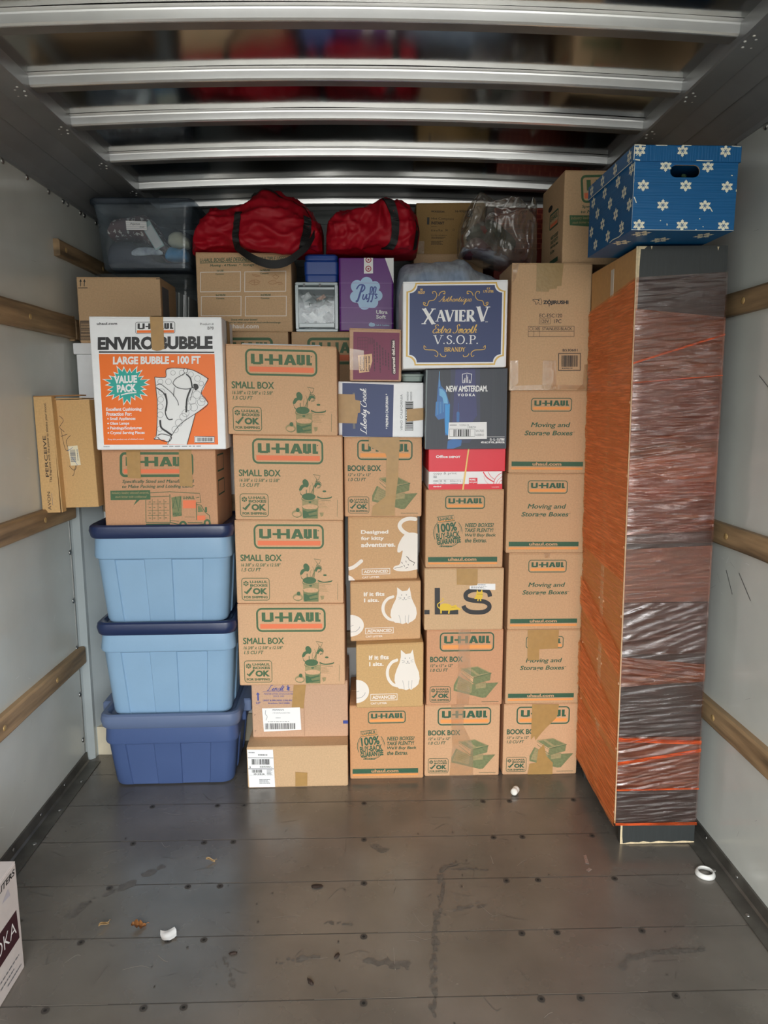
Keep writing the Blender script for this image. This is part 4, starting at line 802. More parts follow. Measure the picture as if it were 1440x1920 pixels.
c.tape('F', q, [(672, 1033), (766, 1033), (770, 1224), (683, 1220)]); c.tape('F', q, [(1028, 1033), (1114, 1033), (1118, 1280), (1030, 1274)]); c.done()
c = Carton('white and orange bubble wrap carton with a wrapped teapot drawing', -.986, -.517, 2.66, 1.371, 1.848, .27, WHT, yaw=2.2)
q = [(418, 108), (1315, 122), (1345, 1022), (478, 1020)]; A = c.art('F', q)
A.poly([(489, 366), (1268, 374), (1292, 990), (526, 985)], ORX); A.poly([(489, 348), (1266, 358), (1266, 367), (489, 358)], BLK)
A.text('uhaul.com', 475, 150, 612, 168, BLK, .02); A.frame(736, 150, 1003, 230, 3, BLK, 10); A.word(750, 160, 990, 200, BLK); A.rect(746, 207, 996, 225, ORX); A.text('Product #', 1172, 160, 1262, 178, BLK, 0); A.text('BP8', 1222, 186, 1262, 206, BLK, 0)
A.text('ENVIRO BUBBLE', 482, 250, 1256, 340, BLK, .05)
A.text('LARGE BUBBLE - 100 FT', 585, 385, 1175, 440, WHB, .04)
def burst(R1, R2, m):
    pts = []
    for k in range(44):
        a = k*2*PI/44; R_ = R1 if k % 2 == 0 else R2; j = 1+.12*math.sin(k*5.3)
        pts.append((680+R_*1.18*j*math.cos(a), 580+R_*j*math.sin(a)))
    A.poly(pts, m)
burst(132, 92, WHB); burst(118, 86, TEAL)
A.text('VALUE', 592, 515, 748, 568, WHB, .05, 0, 2); A.text('PACK', 612, 575, 744, 628, WHB, .05, 0, 3); A.line([(640, 648), (690, 636), (744, 632)], 8, WHB, True)
A.text('Excellent Cushioning', 540, 733, 778, 762, WHB, .03); A.text('Protection For:', 542, 764, 712, 790, WHB, .03)
for k, (t, e) in enumerate((('Small Appliances', 738), ('Glass Lamps', 696), ('Paintings/Sculptures', 780), ('Crystal Serving Pieces', 800))): A.ell(553+k, 809+k*32, 5, 5, WHB); A.text(t, 566+k, 798+k*32, e, 824+k*32, WHB, .025)
A.text("Keep this product out of children's reach.", 553, 943, 798, 957, WHB, .01); A.small(920, 996, 1290, 1004, GREYI, 1); A.small(525, 994, 582, 1002, GREYI, 1)
A.poly([(868, 528), (940, 530), (946, 478), (1000, 465), (1120, 482), (1215, 535), (1222, 552), (1196, 610), (1180, 640), (1225, 712), (1140, 780), (1085, 988), (950, 985), (955, 970), (930, 955), (892, 955), (862, 948), (880, 920), (886, 720)], WHB)
for k, (x, y, r_) in enumerate(((990, 500, 16), (1050, 500, 18), (1110, 512, 18), (1155, 540, 20), (1180, 575, 16), (960, 560, 20), (905, 560, 18), (915, 630, 22), (908, 680, 20), (905, 730, 20), (905, 785, 20), (902, 880, 18), (1150, 650, 26), (1120, 690, 26), (1180, 700, 26), (1130, 735, 26), (1075, 775, 24), (1095, 735, 22), (1060, 800, 24), (1030, 840, 24), (1005, 885, 22), (1190, 680, 20))): A.line([(x+r_*math.cos(t), y+r_*math.sin(t)) for t in np.linspace(0, 2*PI, 16)[:-1]], 2, GREYI, closed=True)
for L_, w_ in (([(868, 528), (940, 530), (946, 478), (1000, 468), (1120, 482), (1215, 535), (1222, 552), (1180, 640), (1225, 712), (1140, 780)], 4), ([(868, 528), (878, 620), (886, 720), (880, 920), (864, 948), (900, 952)], 4), ([(1140, 780), (1040, 850), (980, 930), (955, 988)], 4), ([(1140, 785), (1085, 988)], 4),
   ([(880, 585), (905, 575), (940, 600), (985, 640), (1020, 690), (1028, 722)], 4), ([(880, 600), (930, 640), (948, 700), (940, 770), (960, 815), (990, 815)], 7), ([(940, 640), (950, 700), (942, 760)], 10), ([(905, 820), (912, 870), (950, 900), (985, 925)], 12), ([(990, 570), (1010, 540), (1060, 510), (1076, 490), (1078, 475)], 4), ([(1080, 510), (1108, 540), (1120, 600)], 9), ([(990, 572), (1020, 600), (1080, 612), (1128, 600)], 5), ([(1000, 600), (995, 660)], 4), ([(1110, 610), (1085, 680), (1080, 770)], 11), ([(1130, 600), (1105, 690)], 3), ([(888, 925), (920, 915), (980, 935), (960, 968), (910, 955), (888, 935)], 5)): A.line(L_, w_, BLK, True)
A.ell(1076, 487, 13, 14, WHB); A.line([(1076+13*math.cos(t), 487+16*math.sin(t)) for t in np.linspace(0, 2*PI, 14)[:-1]], 3, BLK, closed=True); A.poly(crom([(1128, 580), (1155, 580), (1162, 605), (1140, 620)], 4, True), BLK)
A.poly([(1135, 932), (1270, 935), (1270, 978), (1135, 976)], WHB); A.frame(1137, 934, 1269, 977, 3, BLK); A.bars(1152, 942, 1258, 968, BLK, 24, seed=2)
c.tape('F', q, [(833, 112), (922, 113), (932, 335), (905, 346), (880, 350), (848, 340)])
c.tape('T', (0, 0, 1, 1), [(.46, .5), (.56, .5), (.56, 1), (.46, 1)]); c.tape('R', (0, 0, 1, 1), [(.38, 0), (.64, 0), (.66, .2), (.4, .22)]); c.done()
# --- boxes on the deck over the cab
c = Carton('long white lidded file box at the left wall, mostly hidden by the bubble wrap carton', -1.195, -.850, 3.05, ZD, 1.740, .62, WHT, flaps=False, name='file_box')
lid = c.part('box_lid'); lid.box(-.1805, .1805, -.008, .628, .300, .346, WHT, .003); c.put(lid); c.done()
c = Carton('plain tan shipping carton with two up arrows, on the white file box', -1.170, -.834, 3.04, 1.786, 2.048, .26, KR_T, yaw=.8)
A = c.art('F', px(100, 340, 4, [(140, 518), (299, 520), (303, 642), (152, 642)]))
for x in (197, 226): A.poly([(x, 728), (x+10, 752), (x+3, 750), (x+3, 786), (x-3, 786), (x-3, 750), (x-10, 752)], BLK)
A.rect(180, 796, 252, 801, BLK); A.rect(768, 730, 800, 735, BLK); A.frame(204, 1046, 290, 1190, 5, BLK); A.bars(210, 1052, 285, 1185, BLK, 26, True, 7)
A = c.art('R', (0, 0, 1, 1)); A.rect(.1, .12, .5, .62, GREYI); A.line([(.5, .98), (.8, 1.0), (.9, .86), (.86, .84)], .03, BLK, True); c.done()
for lb, x0, x1 in (('kraft carton behind the small cartons, under the four-panel carton', -.694, -.319), ('kraft carton behind the small cartons, under the clear drawer unit', -.306, .080)):
    c = Carton(lb, x0, x1, 3.06, ZD, 1.834, .36, KR_T, group='cartons on the deck behind the small cartons')
    A = c.art('F', (0, 0, 1, 1)); A.frame(.17, .06, .83, .34, .03, GRN, .04); A.word(.22, .11, .78, .22, GRN); A.rect(.2, .24, .8, .3, ORA); c.done()
c = Carton('kraft carton with four white-outlined boxes for contents, under the red duffel bag', -.689, -.301, 3.06, 1.834, 2.149, .32, KR_T, yaw=1.2)
A = c.art('F', C2([(365, 471), (545, 477), (549, 622), (372, 622)]))
A.text('U-HAUL BOXES ARE DESIGNED FOR MULTIPLE USES!', 107, 416, 612, 440, GRN2, .018, .2); A.rect(107, 442, 612, 446, GRN2); A.text('Moving - 4 Moves  *  Storage - 10-12 Years', 168, 452, 560, 472, GRN2, .018, .2)
for t, x0, y0, x1 in (('1st USE', 210, 486, 250), ('1st REUSE', 465, 488, 522), ('2nd REUSE', 204, 630, 262), ('3rd REUSE', 470, 632, 528)): A.text(t, x0, y0, x1, y0+12, GRN2, .02)
for x0, y0, x1, y1 in ((110, 498, 353, 618), (374, 500, 616, 620), (115, 643, 357, 761), (379, 645, 620, 763)): A.frame(x0, y0, x1, y1, 4, WIN); A.text('Contents:', x0+92, y0+8, x0+143, y0+18, GRN2, .01)
WRM = mat('pale_brown_ink', (168, 118, 76), .6)
for L_ in ([(400, 565), (418, 552), (446, 550), (466, 562), (452, 576), (432, 580), (414, 574)], [(515, 566), (530, 556), (556, 558), (562, 570), (540, 577), (520, 574)], [(418, 520), (450, 522), (466, 528), (440, 530)], [(538, 530), (556, 522), (574, 534), (560, 548), (548, 540)], [(565, 566), (590, 566), (596, 576), (572, 578)]): A.line(L_, 2, WRM, closed=True)
A.line([(412, 562), (458, 564)], 2, WRM); A.line([(432, 552), (434, 578)], 2, WRM)
A.text('Done with your boxes?', 298, 777, 452, 790, GRN2, .02); A.text('Leave them for others to reuse at uhaul.com/boxexchange', 240, 794, 586, 807, GRN2, .01); A.text('uhaul.com', 285, 808, 460, 834, WIN, .02); c.done()
c = Carton('kraft medical supply carton with heat pack lettering, behind the clear plastic bag', .238, .556, 3.42, 2.214, 2.441, .26, card('cardboard_olive', (176, 142, 92)), 0, .012)
A = c.art('F', px(780, 370, 10.286, [(780, 382), (917, 376), (917, 475), (783, 473)]))
A.text('MCKESSON', 290, 252, 545, 288, DKB, .04); A.text('16-9707', 768, 232, 985, 275, DKB, .02); A.poly([(1008, 232), (1125, 225), (1125, 352), (1010, 358)], BLK); A.small(1030, 250, 1110, 345, KR_T, 3); A.text('Hot Compress', 295, 378, 740, 436, DKB, .0); A.text('INSTANT', 296, 456, 552, 512, DKB, .03); A.rect(215, 382, 258, 515, BLK)
A.small(298, 545, 430, 562, DKB, 1, 5); A.text('6 in x 9 in', 302, 600, 518, 642, DKB, .015); A.text('24', 572, 598, 620, 634, DKB, .015); A.frame(722, 588, 758, 624, 5, DKB, 16); A.small(302, 705, 685, 720, DKB, 1, 9); A.small(308, 740, 590, 780, DKB, 2, 2); A.small(308, 815, 560, 890, DKB, 4, 6)
c.tape('F', (0, 0, 1, 1), [(.03, .74), (.12, .74), (.115, .99), (.03, .99)], CTAPE, 'clear_tape'); c.done()
c = Carton('tall plain kraft carton under the medical supply carton', .226, .546, 3.40, ZD, 2.214, .30, KR_T)
A = c.art('F', (0, 0, 1, 1)); A.frame(.53, .07, .60, .11, .006, DKB, .02); c.done()
REDK = mat('brick_red_print', (150, 44, 30), .5); REDL = mat('orange_line_print', (214, 108, 72), .5)
c = Carton('red carton with an orange brick line pattern at the back, behind the clear plastic bag', .62, 1.02, 3.55, ZD, 2.455, .35, REDK)
A = c.art('F', (0, 0, 1, 1))
for k in range(9): A.rect(0, .005+k*.022, 1, .008+k*.022, REDL)
for k in range(9):
    for j in range(8): A.rect(.125*j+(.06 if k % 2 else 0), .005+k*.022, .125*j+.012+(.06 if k % 2 else 0), .027+k*.022, REDL)
c.done()
# --- liquor box at the lower left edge
c = Carton('white liquor carton with a dark wine-red band, alone on the floor by the left wall', -1.145, -.950, 1.36, 0, .322, .425, mat('dull_white_carton', (214, 206, 204), .5, var=.03), flaps=True)
WINE = mat('wine_band', (58, 18, 32), .4); A = c.art('R', (0, 0, 1, 1)); A.poly([(0, .41), (.955, .41), (.965, .68), (0, .68)], WINE); A.text('VODKA', .50, .475, .935, .60, WHB, -.008, .0)
A.text('10.5 LITERS', .63, .045, .975, .10, BLK, .02, .15)
for k in range(3): A.small(.62+.08*k, .80+.055*k, .96, .83+.055*k, GREYI, 1, k)
A.poly([(.55, .30), (.75, .36), (.72, .30)], mat('lilac_ink', (190, 186, 196), .5)); A.poly([(.80, .20), (.90, .22), (.88, .14)], MC['lilac_ink']); c.done()
# --- narrow box wedged against the left wall
t = thing('cardboard_box', 'narrow tan box standing on end, wedged against the left wall on a wooden rail', 'box', (-1.11, 2.72, 1.148), (0, math.radians(-1.5), 0))
m = MB(); m.loft([rrect(-.100, .092, 0, .20, .003, 0, 2), rrect(-.100, .092, 0, .20, .003, .405, 2)], KR_Y)
A = Art(m, lambda u, v, l: (-.03+u*.122, -l, .405*(1-v)), (165, 685, 470, 1420))
A.line([(180, 790), (215, 820), (190, 850), (175, 870), (215, 900)], 3.5, BLK, True); A.line([(180, 930), (240, 915)], 3.5, BLK); A.line([(185, 880), (205, 1010), (235, 1020), (225, 960), (268, 925)], 3.5, BLK, True); A.line([(228, 1130), (262, 1160), (290, 1150), (300, 1110)], 3.5, BLK, True); A.line([(290, 1130), (262, 1195), (248, 1195)], 3.5, BLK, True)
m.build('carton', t)
m = MB(); A = Art(m, lambda u, v, l: (-.03+u*.122, -.0016-l, .405*(1-v)), (165, 685, 470, 1420)); A.poly([(235, 998), (326, 994), (340, 1128), (246, 1130)], mat('cream_label', (230, 220, 190), .5)); A.bars(250, 1022, 300, 1106, GREYI, 16, True); A.small(312, 1020, 326, 1100, GREYI, 1, 2, True); A.line([(228, 1030), (280, 1006)], 3, mat('blue_pen', (60, 110, 170), .5)); A.line([(262, 1070), (310, 1130)], 3, MC['blue_pen']); o = m.build('price_label', t); o['label'] = 'cream barcode label'
m = MB(); m.loft([rrect(-.104, -.038, -.038, -.034, .0015, -.012, 2), rrect(-.096, -.030, -.038, -.034, .0015, .418, 2)], KR_Y); m.loft([rrect(-.034, -.030, -.037, 0, .0015, -.012, 2), rrect(-.034, -.030, -.037, 0, .0015, .418, 2)], KR_Y)
A = Art(m, lambda u, v, l: (-.104+(1-v)*.008+u*.066, -.0385-l, -.012+.43*(1-v)), (52, 650, 165, 1420))
A.text('AVON', 90, 1278, 110, 1402, DKB, 0, 0, 90); A.text('PERCEIVE', 92, 905, 112, 1178, DKB, .01, 0, 90); A.text('The fragrance with the power to elevate your mood.', 114, 690, 134, 1215, DKB, .005, 0, 90); A.small(118, 1290, 124, 1400, GREYI, 1, 3, True)
m.build('side_flap', t)
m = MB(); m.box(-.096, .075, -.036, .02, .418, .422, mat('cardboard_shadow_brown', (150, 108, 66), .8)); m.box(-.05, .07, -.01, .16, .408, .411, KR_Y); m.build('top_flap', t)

# ------------------------------------------------------------------ storage totes
LBL = mat('light_blue_plastic', (138, 172, 202), .38, var=.02, vscale=12, bump=.03, bscale=240); NVL = mat('navy_plastic', (34, 48, 84), .32, bump=.02, bscale=200)
SLT = mat('slate_blue_plastic', (70, 90, 134), .4, bump=.03, bscale=240); SLL = mat('slate_lid_plastic', (96, 112, 144), .4, bump=.02, bscale=200)
def tring(hw, y0, y1, r, z, gd=0):
    fr = [(-.86, 0), (-.845, gd), (-.33, gd), (-.315, 0), (.17, 0), (.185, gd), (.74, gd), (.755, 0)]
    fr = [(a-.004, b) for a, b in fr]
    pts = []
    def arc(cx, cyy, a0):
        for k in range(6):
            a = a0+PI/2*k/5; pts.append((cx+r*math.cos(a), cyy+r*math.sin(a), z))
    arc(-hw+r, y0+r, PI)
    for f, d in fr: pts.append((f*(hw-r), y0+d, z))
    arc(hw-r, y0+r, -PI/2)
    for f, d in fr: pts.append((hw-d, y0+r+(f+.9)/1.8*(y1-y0-2*r), z))
    arc(hw-r, y1-r, 0)
    for f, d in fr[::-1]: pts.append((f*(hw-r), y1-d, z))
    arc(-hw+r, y1-r, PI/2)
    for f, d in fr[::-1]: pts.append((-hw+d, y0+r+(f+.9)/1.8*(y1-y0-2*r), z))
    return pts
def tote(label, x, y, z, hb, pz, hw0, hw1, hw2, lidh, rec, bm, lm, yaw, lug=.0, group=None):
    t = thing('storage_tote', label, 'tote', (x, y, z), (0, 0, math.radians(yaw)), group); D = .37
    def R(hw, zz, gd=0, r=.045): o = hw-hw0; return tring(hw, -o, D+o, r, zz, gd)
    m = MB(); m.crease = .6
    m.loft([R(hw0-.016, 0, 0, .03), R(hw0-.004, .006, .002), R(hw0, .018, .0055), R(hw0+(hw1-hw0)*.6, pz*.6, .0055), R(hw1, pz-.004, .0055), R(hw1+.001, pz, 0), R(hw1+.008, pz+.004), R(hw1+.010, pz+.012), R(hw2, hb, 0)], bm)
    tb = m.build('tote_body', t)
    for s in (-1, 1):
        h = MB(); h.box(min(s*(hw2-.01), s*(hw2+.018)), max(s*(hw2-.01), s*(hw2+.018)), D*.34, D*.66, hb-.055, hb, bm, .006); h.build('handle', tb)
    m = MB(); m.crease = .6; h3 = hw2+.012
    m.loft([R(h3-.004, hb-.006), R(h3, hb), R(h3+.004, hb+lidh*.5), R(h3+.001, hb+lidh-.006), R(h3-.006, hb+lidh), R(h3-.016, hb+lidh-.001), R(h3-.024, hb+lidh-.008), R(h3-.028, rec), R(h3-.05, rec)], lm)
    for s in (-1, 1):
        a, b = sorted((s*(h3-.008), s*(h3+.018+lug))); m.box(a, b, D*.3, D*.7, hb-.008, hb+lidh-.004, lm, .006)
    m.build('lid', t)
    return t
tote('dark slate blue storage tote, bottom of the three stacked totes', -.787, 2.728, 0, .268, .190, .240, .256, .262, .052, .302, SLT, SLL, 1.2, .014)
TG = 'light blue totes with navy lids'
tote('light blue storage tote with a navy lid, standing on the slate blue tote', -.784, 2.728, .302, .351, .273, .236, .254, .257, .045, .383, LBL, NVL, 1.2, -.018, TG)
tote('light blue storage tote with a navy lid, top of the totes, carrying a kraft carton', -.786, 2.728, .685, .352, .262, .236, .254, .260, .045, .379, LBL, NVL, 1.2, -.018, TG)

# ------------------------------------------------------------------ soft shapes
def sack(secs, m, seed=0, amp=.012, fr=(6, 8, 8), nu=60, nv=56, ex=.75, post=None, mb=None, fine=.35, sm=True):
    """bag of cloth or film: sections (x, zlo, zhi, yfront, yback), creased by ridged noise; returns builder and surface function"""
    cur = crom([(s[0], s[1], s[2]) for s in secs], 12); cy_ = crom([(s[3], s[4], 0) for s in secs], 12); n = len(cur)
    off = Vector((seed*3.7, seed*1.3, seed*2.1))
    def P(u, a, lift=0):
        f = max(0, min(1, u))*(n-1); i = min(int(f), n-2); t = f-i
        x = cur[i][0]*(1-t)+cur[i+1][0]*t; zl = cur[i][1]*(1-t)+cur[i+1][1]*t; zh = cur[i][2]*(1-t)+cur[i+1][2]*t
        yf = cy_[i][0]*(1-t)+cy_[i+1][0]*t; yb = cy_[i][1]*(1-t)+cy_[i+1][1]*t
        c, s = math.cos(a), math.sin(a); c2 = math.copysign(abs(c)**ex, c); s2 = math.copysign(abs(s)**ex, s)
        d = Vector((0, -c2*(yb-yf)/2, s2*(zh-zl)/2)); p = Vector((x, (yf+yb)/2, (zl+zh)/2))+d
        q = Vector((p.x*fr[0], p.y*fr[1], p.z*fr[2]))+off
        k = (1-2*abs(noise.noise(q)))-.45+fine*(1-2.6*abs(noise.noise(Vector((q.x*2.3+q.z*1.2, q.y*2.3, q.z*2.9-q.x)))))+fine*.45*(1-2.6*abs(noise.noise(q*5.3)))
        dn = d.normalized() if d.length > 1e-6 else Vector((1, 0, 0))
        w_ = .25 if s2 < -.8 else 1
        p += dn*(amp*k*w_+lift)+Vector((amp*.5*noise.noise(q*1.4+Vector((9, 1, 2))), 0, 0))
        p.z = max(p.z, zl+.0005)
        if post: p = post(p)
        return p
    b = mb or MB(); vs = []; fs = []
    for i in range(nu+1):
        for j in range(nv): vs.append(P(i/nu, 2*PI*j/nv))
    for i in range(nu):
        for j in range(nv): j2 = (j+1) % nv; fs.append((i*nv+j, i*nv+j2, (i+1)*nv+j2, (i+1)*nv+j))
    for e in (0, nu):
        c = sum((vs[e*nv+j] for j in range(nv)), Vector())/nv; vs.append(c); ci = len(vs)-1
        for j in range(nv): fs.append((ci, e*nv+j, e*nv+(j+1) % nv))
    b.add(vs, fs, m, sm)
    return b, P
def band(P, path, w, m, lift=.003, n=16):
    """strap lying on a soft surface: path of (u, angle), width along u"""
    pts = crom(path, n); b = MB(); vs = []; fs = []
    for u, a in pts:
        for l in (lift+.002, lift-.012): vs += [P(u-w/2, a, l), P(u+w/2, a, l)]
    for i in range(len(pts)-1):
        k = 4*i; fs += [(k, k+1, k+5, k+4), (k+2, k+6, k+7, k+3), (k, k+4, k+6, k+2), (k+1, k+3, k+7, k+5)]
    b.add(vs, fs, m); return b
REDN = mat('red_nylon', (166, 10, 32), .5, spec=.3, bump=.12, bscale=500, var=.05, vscale=9); WEB = mat('black_webbing', (16, 16, 17), .6, bump=.2, bscale=400)
t = thing('duffel_bag', 'red nylon duffel bag with black straps, slumped on the four-panel carton', 'bag', (0, 0, 0))
def sag(p):
    k = max(0, min(1, (3.055-p.y)/.03))*math.exp(-((p.x+.33)/.11)**2); p.z -= .028*k; return p
b, P = sack([(-.712, 2.152, 2.185, 3.12, 3.22), (-.69, 2.151, 2.235, 3.05, 3.28), (-.64, 2.151, 2.30, 3.03, 3.31), (-.57, 2.151, 2.325, 3.02, 3.33), (-.505, 2.151, 2.335, 3.01, 3.34), (-.46, 2.151, 2.362, 3.00, 3.34), (-.38, 2.151, 2.386, 2.985, 3.35), (-.28, 2.151, 2.358, 2.99, 3.35), (-.215, 2.151, 2.318, 3.03, 3.33), (-.185, 2.152, 2.27, 3.06, 3.30), (-.172, 2.16, 2.22, 3.10, 3.25)], REDN, 1, .024, (3.6, 4, 8), 170, 110, .8, sag, fine=.62)
bb = b.build('bag_body', t)
band(P, [(.50, 1.45), (.58, 1.3), (.66, 1.15), (.74, 1.0), (.82, .9)], .012, WEB, .005).build('zipper', bb)
band(P, [(.405, .55), (.41, .2), (.40, -.3), (.40, -.9)], .05, WEB, .008).build('strap', t)
band(P, [(.775, .55), (.78, .3), (.765, -.2), (.75, -.9)], .055, WEB, .008).build('strap', t)
hp = crom([(-.52, 3.02, 2.165), (-.47, 2.975, 2.125), (-.42, 2.955, 2.096), (-.365, 2.95, 2.082), (-.31, 2.955, 2.092), (-.265, 2.975, 2.125), (-.225, 3.0, 2.165), (-.20, 3.025, 2.215)], 6)
m = MB(); rings = [[(x, y-.002, z+.016), (x, y+.002, z+.016), (x, y+.002, z-.016), (x, y-.002, z-.016)] for x, y, z in hp]; m.loft(rings, WEB); m.build('carry_handle', t)
t = thing('duffel_bag', 'crumpled red nylon duffel bag resting on the purple tissue pack', 'bag', (0, 0, 0))
b, P = sack([(-.163, 2.151, 2.19, 3.10, 3.22), (-.155, 2.15, 2.24, 3.05, 3.28), (-.14, 2.15, 2.285, 3.03, 3.32), (-.11, 2.15, 2.315, 3.02, 3.34), (-.05, 2.15, 2.33, 3.02, 3.34), (.02, 2.15, 2.35, 3.01, 3.34), (.10, 2.15, 2.358, 3.01, 3.34), (.16, 2.152, 2.345, 3.02, 3.34), (.20, 2.155, 2.30, 3.05, 3.32), (.222, 2.17, 2.24, 3.10, 3.28)], REDN, 5, .026, (5, 4, 6), 150, 110, .75, fine=.6)
b.build('bag_body', t)
band(P, [(.66, .75), (.685, .45), (.70, 0), (.69, -.5), (.64, -.9)], .055, WEB, .008).build('carry_handle', t)
band(P, [(.925, .5), (.935, .2), (.935, -.3), (.92, -.8)], .06, WEB, .008).build('carry_handle', t)
m = MB(); m.loft([rrect(-.038, .038, 0, .16, .012, 0, 3), rrect(-.041, .041, -.003, .163, .014, .018, 3), rrect(-.046, .046, -.008, .168, .016, .02, 3), rrect(-.046, .046, -.008, .168, .016, .027, 3), rrect(-.04, .04, -.002, .162, .014, .03, 3)], mat('sage_plastic', (150, 166, 160), .4)); tag(m.build('food_tub', None, (.186, 2.84, 1.6225)), 'flat grey-green tub in the gap under the brandy carton, beside the cookie case', 'tub')
# --- puffs pack, drawer unit, blue case
PG = mat('purple_wrap', (96, 18, 122), .32, spec=.35, bump=.02, bscale=12)
c = Carton('purple film-wrapped pack of tissue boxes with a white cloud, behind the cookie case', -.105, .120, 3.04, 1.834, 2.126, .24, PG, name='tissue_pack', cat='tissue box pack', flaps=False, rad=.008)
q = C7([(634, 484), (738, 484), (738, 617), (637, 618)]); A = c.art('F', q)
A.poly([(430, 18), (500, 17), (500, 215), (478, 150)], WHB); CLD = mat('pale_blue_print', (172, 208, 240), .4); PBL = mat('royal_blue_print', (24, 60, 150), .4)
for x, y, r_ in ((210, 240, 50), (285, 215, 50), (350, 240, 42), (370, 310, 42), (330, 360, 48), (200, 320, 46), (270, 300, 90), (270, 370, 50)): A.ell(x, y, r_, r_, CLD)
A.line([(255, 230), (235, 290), (215, 350), (200, 352)], 15, PBL, True); A.line([(205, 262), (228, 230), (262, 230), (270, 255), (252, 278), (236, 280)], 11, PBL, True)
A.line([(262, 300), (255, 332), (268, 338), (287, 300)], 10, PBL, True); A.line([(288, 298), (284, 335), (297, 332)], 10, PBL, True); A.line([(325, 290), (333, 250), (318, 248), (312, 300), (298, 355), (290, 350)], 10, PBL, True); A.line([(352, 290), (360, 250), (345, 248), (338, 300), (325, 355), (316, 350)], 10, PBL, True); A.line([(300, 298), (366, 298)], 8, PBL); A.line([(372, 300), (356, 305), (368, 325), (350, 332)], 9, PBL, True)
A.text('Ultra', 362, 422, 452, 452, WHB, .04); A.text('Soft', 362, 458, 438, 488, WHB, .04); A.ell(330, 535, 26, 14, CLD); A.ell(322, 528, 14, 12, CLD); A.text('Soft & Cushiony', 362, 530, 468, 546, CLD, .02)
SHN = mat('lilac_sheen_ink', (150, 100, 176), .3)
for y in (212, 405, 520): A.rect(66, y, 500, y+2.5, SHN)
lb = c.part('store_label'); A = c.art('F', q, lb, .0012); A.poly([(263, 17), (335, 17), (336, 138), (263, 140)], WHB); RDT = mat('bullseye_red', (170, 26, 54), .4)
for cyy in (32, 102): A.ell(299, cyy, 24, 24, RDT); A.ell(299, cyy, 16, 16, WHB); A.ell(299, cyy, 8, 8, RDT)
c.put(lb, 'white label with two red bullseyes'); c.done()
CLR = film('clear_plastic', (.96, .975, .98), (206, 216, 220), .06, .10, .08, nscale=5)
SMK = film('smoky_plastic', (.90, .93, .95), (150, 168, 182), .24, .13, .10, nscale=5); SML = film('smoky_lid', (.62, .67, .72), (84, 96, 110), .42, .2, .2, nscale=6)
SLV = mat('pale_clear_frame', (206, 220, 224), .2, alpha=.8)
t = thing('drawer_unit', 'small clear plastic drawer unit full of white wrappers, left of the tissue pack', 'drawer unit', (-.199, 3.07, 1.834)); W2 = .088
m = MB(); m.box(-W2, W2, .0, .30, .188, .200, SLV, .003); m.box(-W2, W2, 0, .30, 0, .012, SLV, .003)
m.box(-W2, -W2+.012, .0, .30, .012, .188, SLV); m.box(W2-.012, W2, .0, .30, .012, .188, SLV); m.box(-W2, W2, .29, .30, .012, .188, SLV)
for x in (-.055, .01): m.box(x, x+.008, -.001, .004, .182, .194, GREYI)
m.build('cabinet', t)
m = MB(); m.box(-W2+.014, W2-.014, -.006, -.003, .016, .176, CLR); m.box(-W2+.014, W2-.014, -.012, -.003, .016, .034, SLV, .002); m.box(-W2+.014, W2-.014, -.007, .0, .170, .178, SLV)
m.box(-W2+.014, -W2+.018, -.003, .27, .016, .12, CLR); m.box(W2-.018, W2-.014, -.003, .27, .016, .12, CLR); m.build('drawer', t)
WRP = mat('white_wrapper', (200, 204, 204), .4); WRG = mat('grey_wrapper', (92, 100, 102), .35); WRC = mat('peach_wrapper', (212, 170, 150), .5)
r = random.Random(3)
for k in range(20):
    bx = MB(); w_, h_ = r.uniform(.02, .045), r.uniform(.012, .028); ms = r.choice((WRP, WRP, WRG, WRG, WRC if k > 12 else WRP)); g = []
    for i in range(5):
        for j in range(4): g.append((w_*(i/4-.5), .008*noise.noise((i*.9, j*.9, k*1.7)), h_*(j/3-.5)))
    bx.add(g, [(i*4+j, (i+1)*4+j, (i+1)*4+j+1, i*4+j+1) for i in range(4) for j in range(3)], ms)
    g2 = [(x, y+.003, z) for x, y, z in g]; bx.add(g2, [(i*4+j, (i+1)*4+j, (i+1)*4+j+1, i*4+j+1) for i in range(4) for j in range(3)], ms)
    col, row = k % 4, k//4
    o = bx.build('paper_wrapper', None, (-.199-.046+.031*col+r.uniform(-.006, .006), 3.085+.012*row+r.uniform(0, .006), 1.866+.029*row+r.uniform(-.004, .004)), (r.uniform(-.4, .2), r.uniform(-.9, .9), r.uniform(-.3, .3)))
    tag(o, 'crumpled paper wrapper inside the clear drawer', 'wrapper', 'wrappers in the clear drawer')
BLU = mat('cobalt_plastic', (14, 62, 142), .4, bump=.05, bscale=180)
t = thing('plastic_case', 'dark blue molded plastic case on the clear drawer unit', 'case', (-.178, 3.08, 2.036)); m = MB()
prf = [(.064, 0, .0), (.069, 0, .006), (.069, 0, .026), (.071, -.004, .030), (.071, -.006, .078), (.067, -.003, .086)]
m.loft([rrect(-h, h, y, .24, .014, z, 4) for h, y, z in prf], BLU); m.build('case_body', t)
m = MB(); m.loft([rrect(-h, h, y, .24, .014, z, 4) for h, y, z in ((.066, 0, .087), (.068, -.002, .092), (.068, -.001, .104), (.062, .003, .110))], BLU); m.build('lid', t)
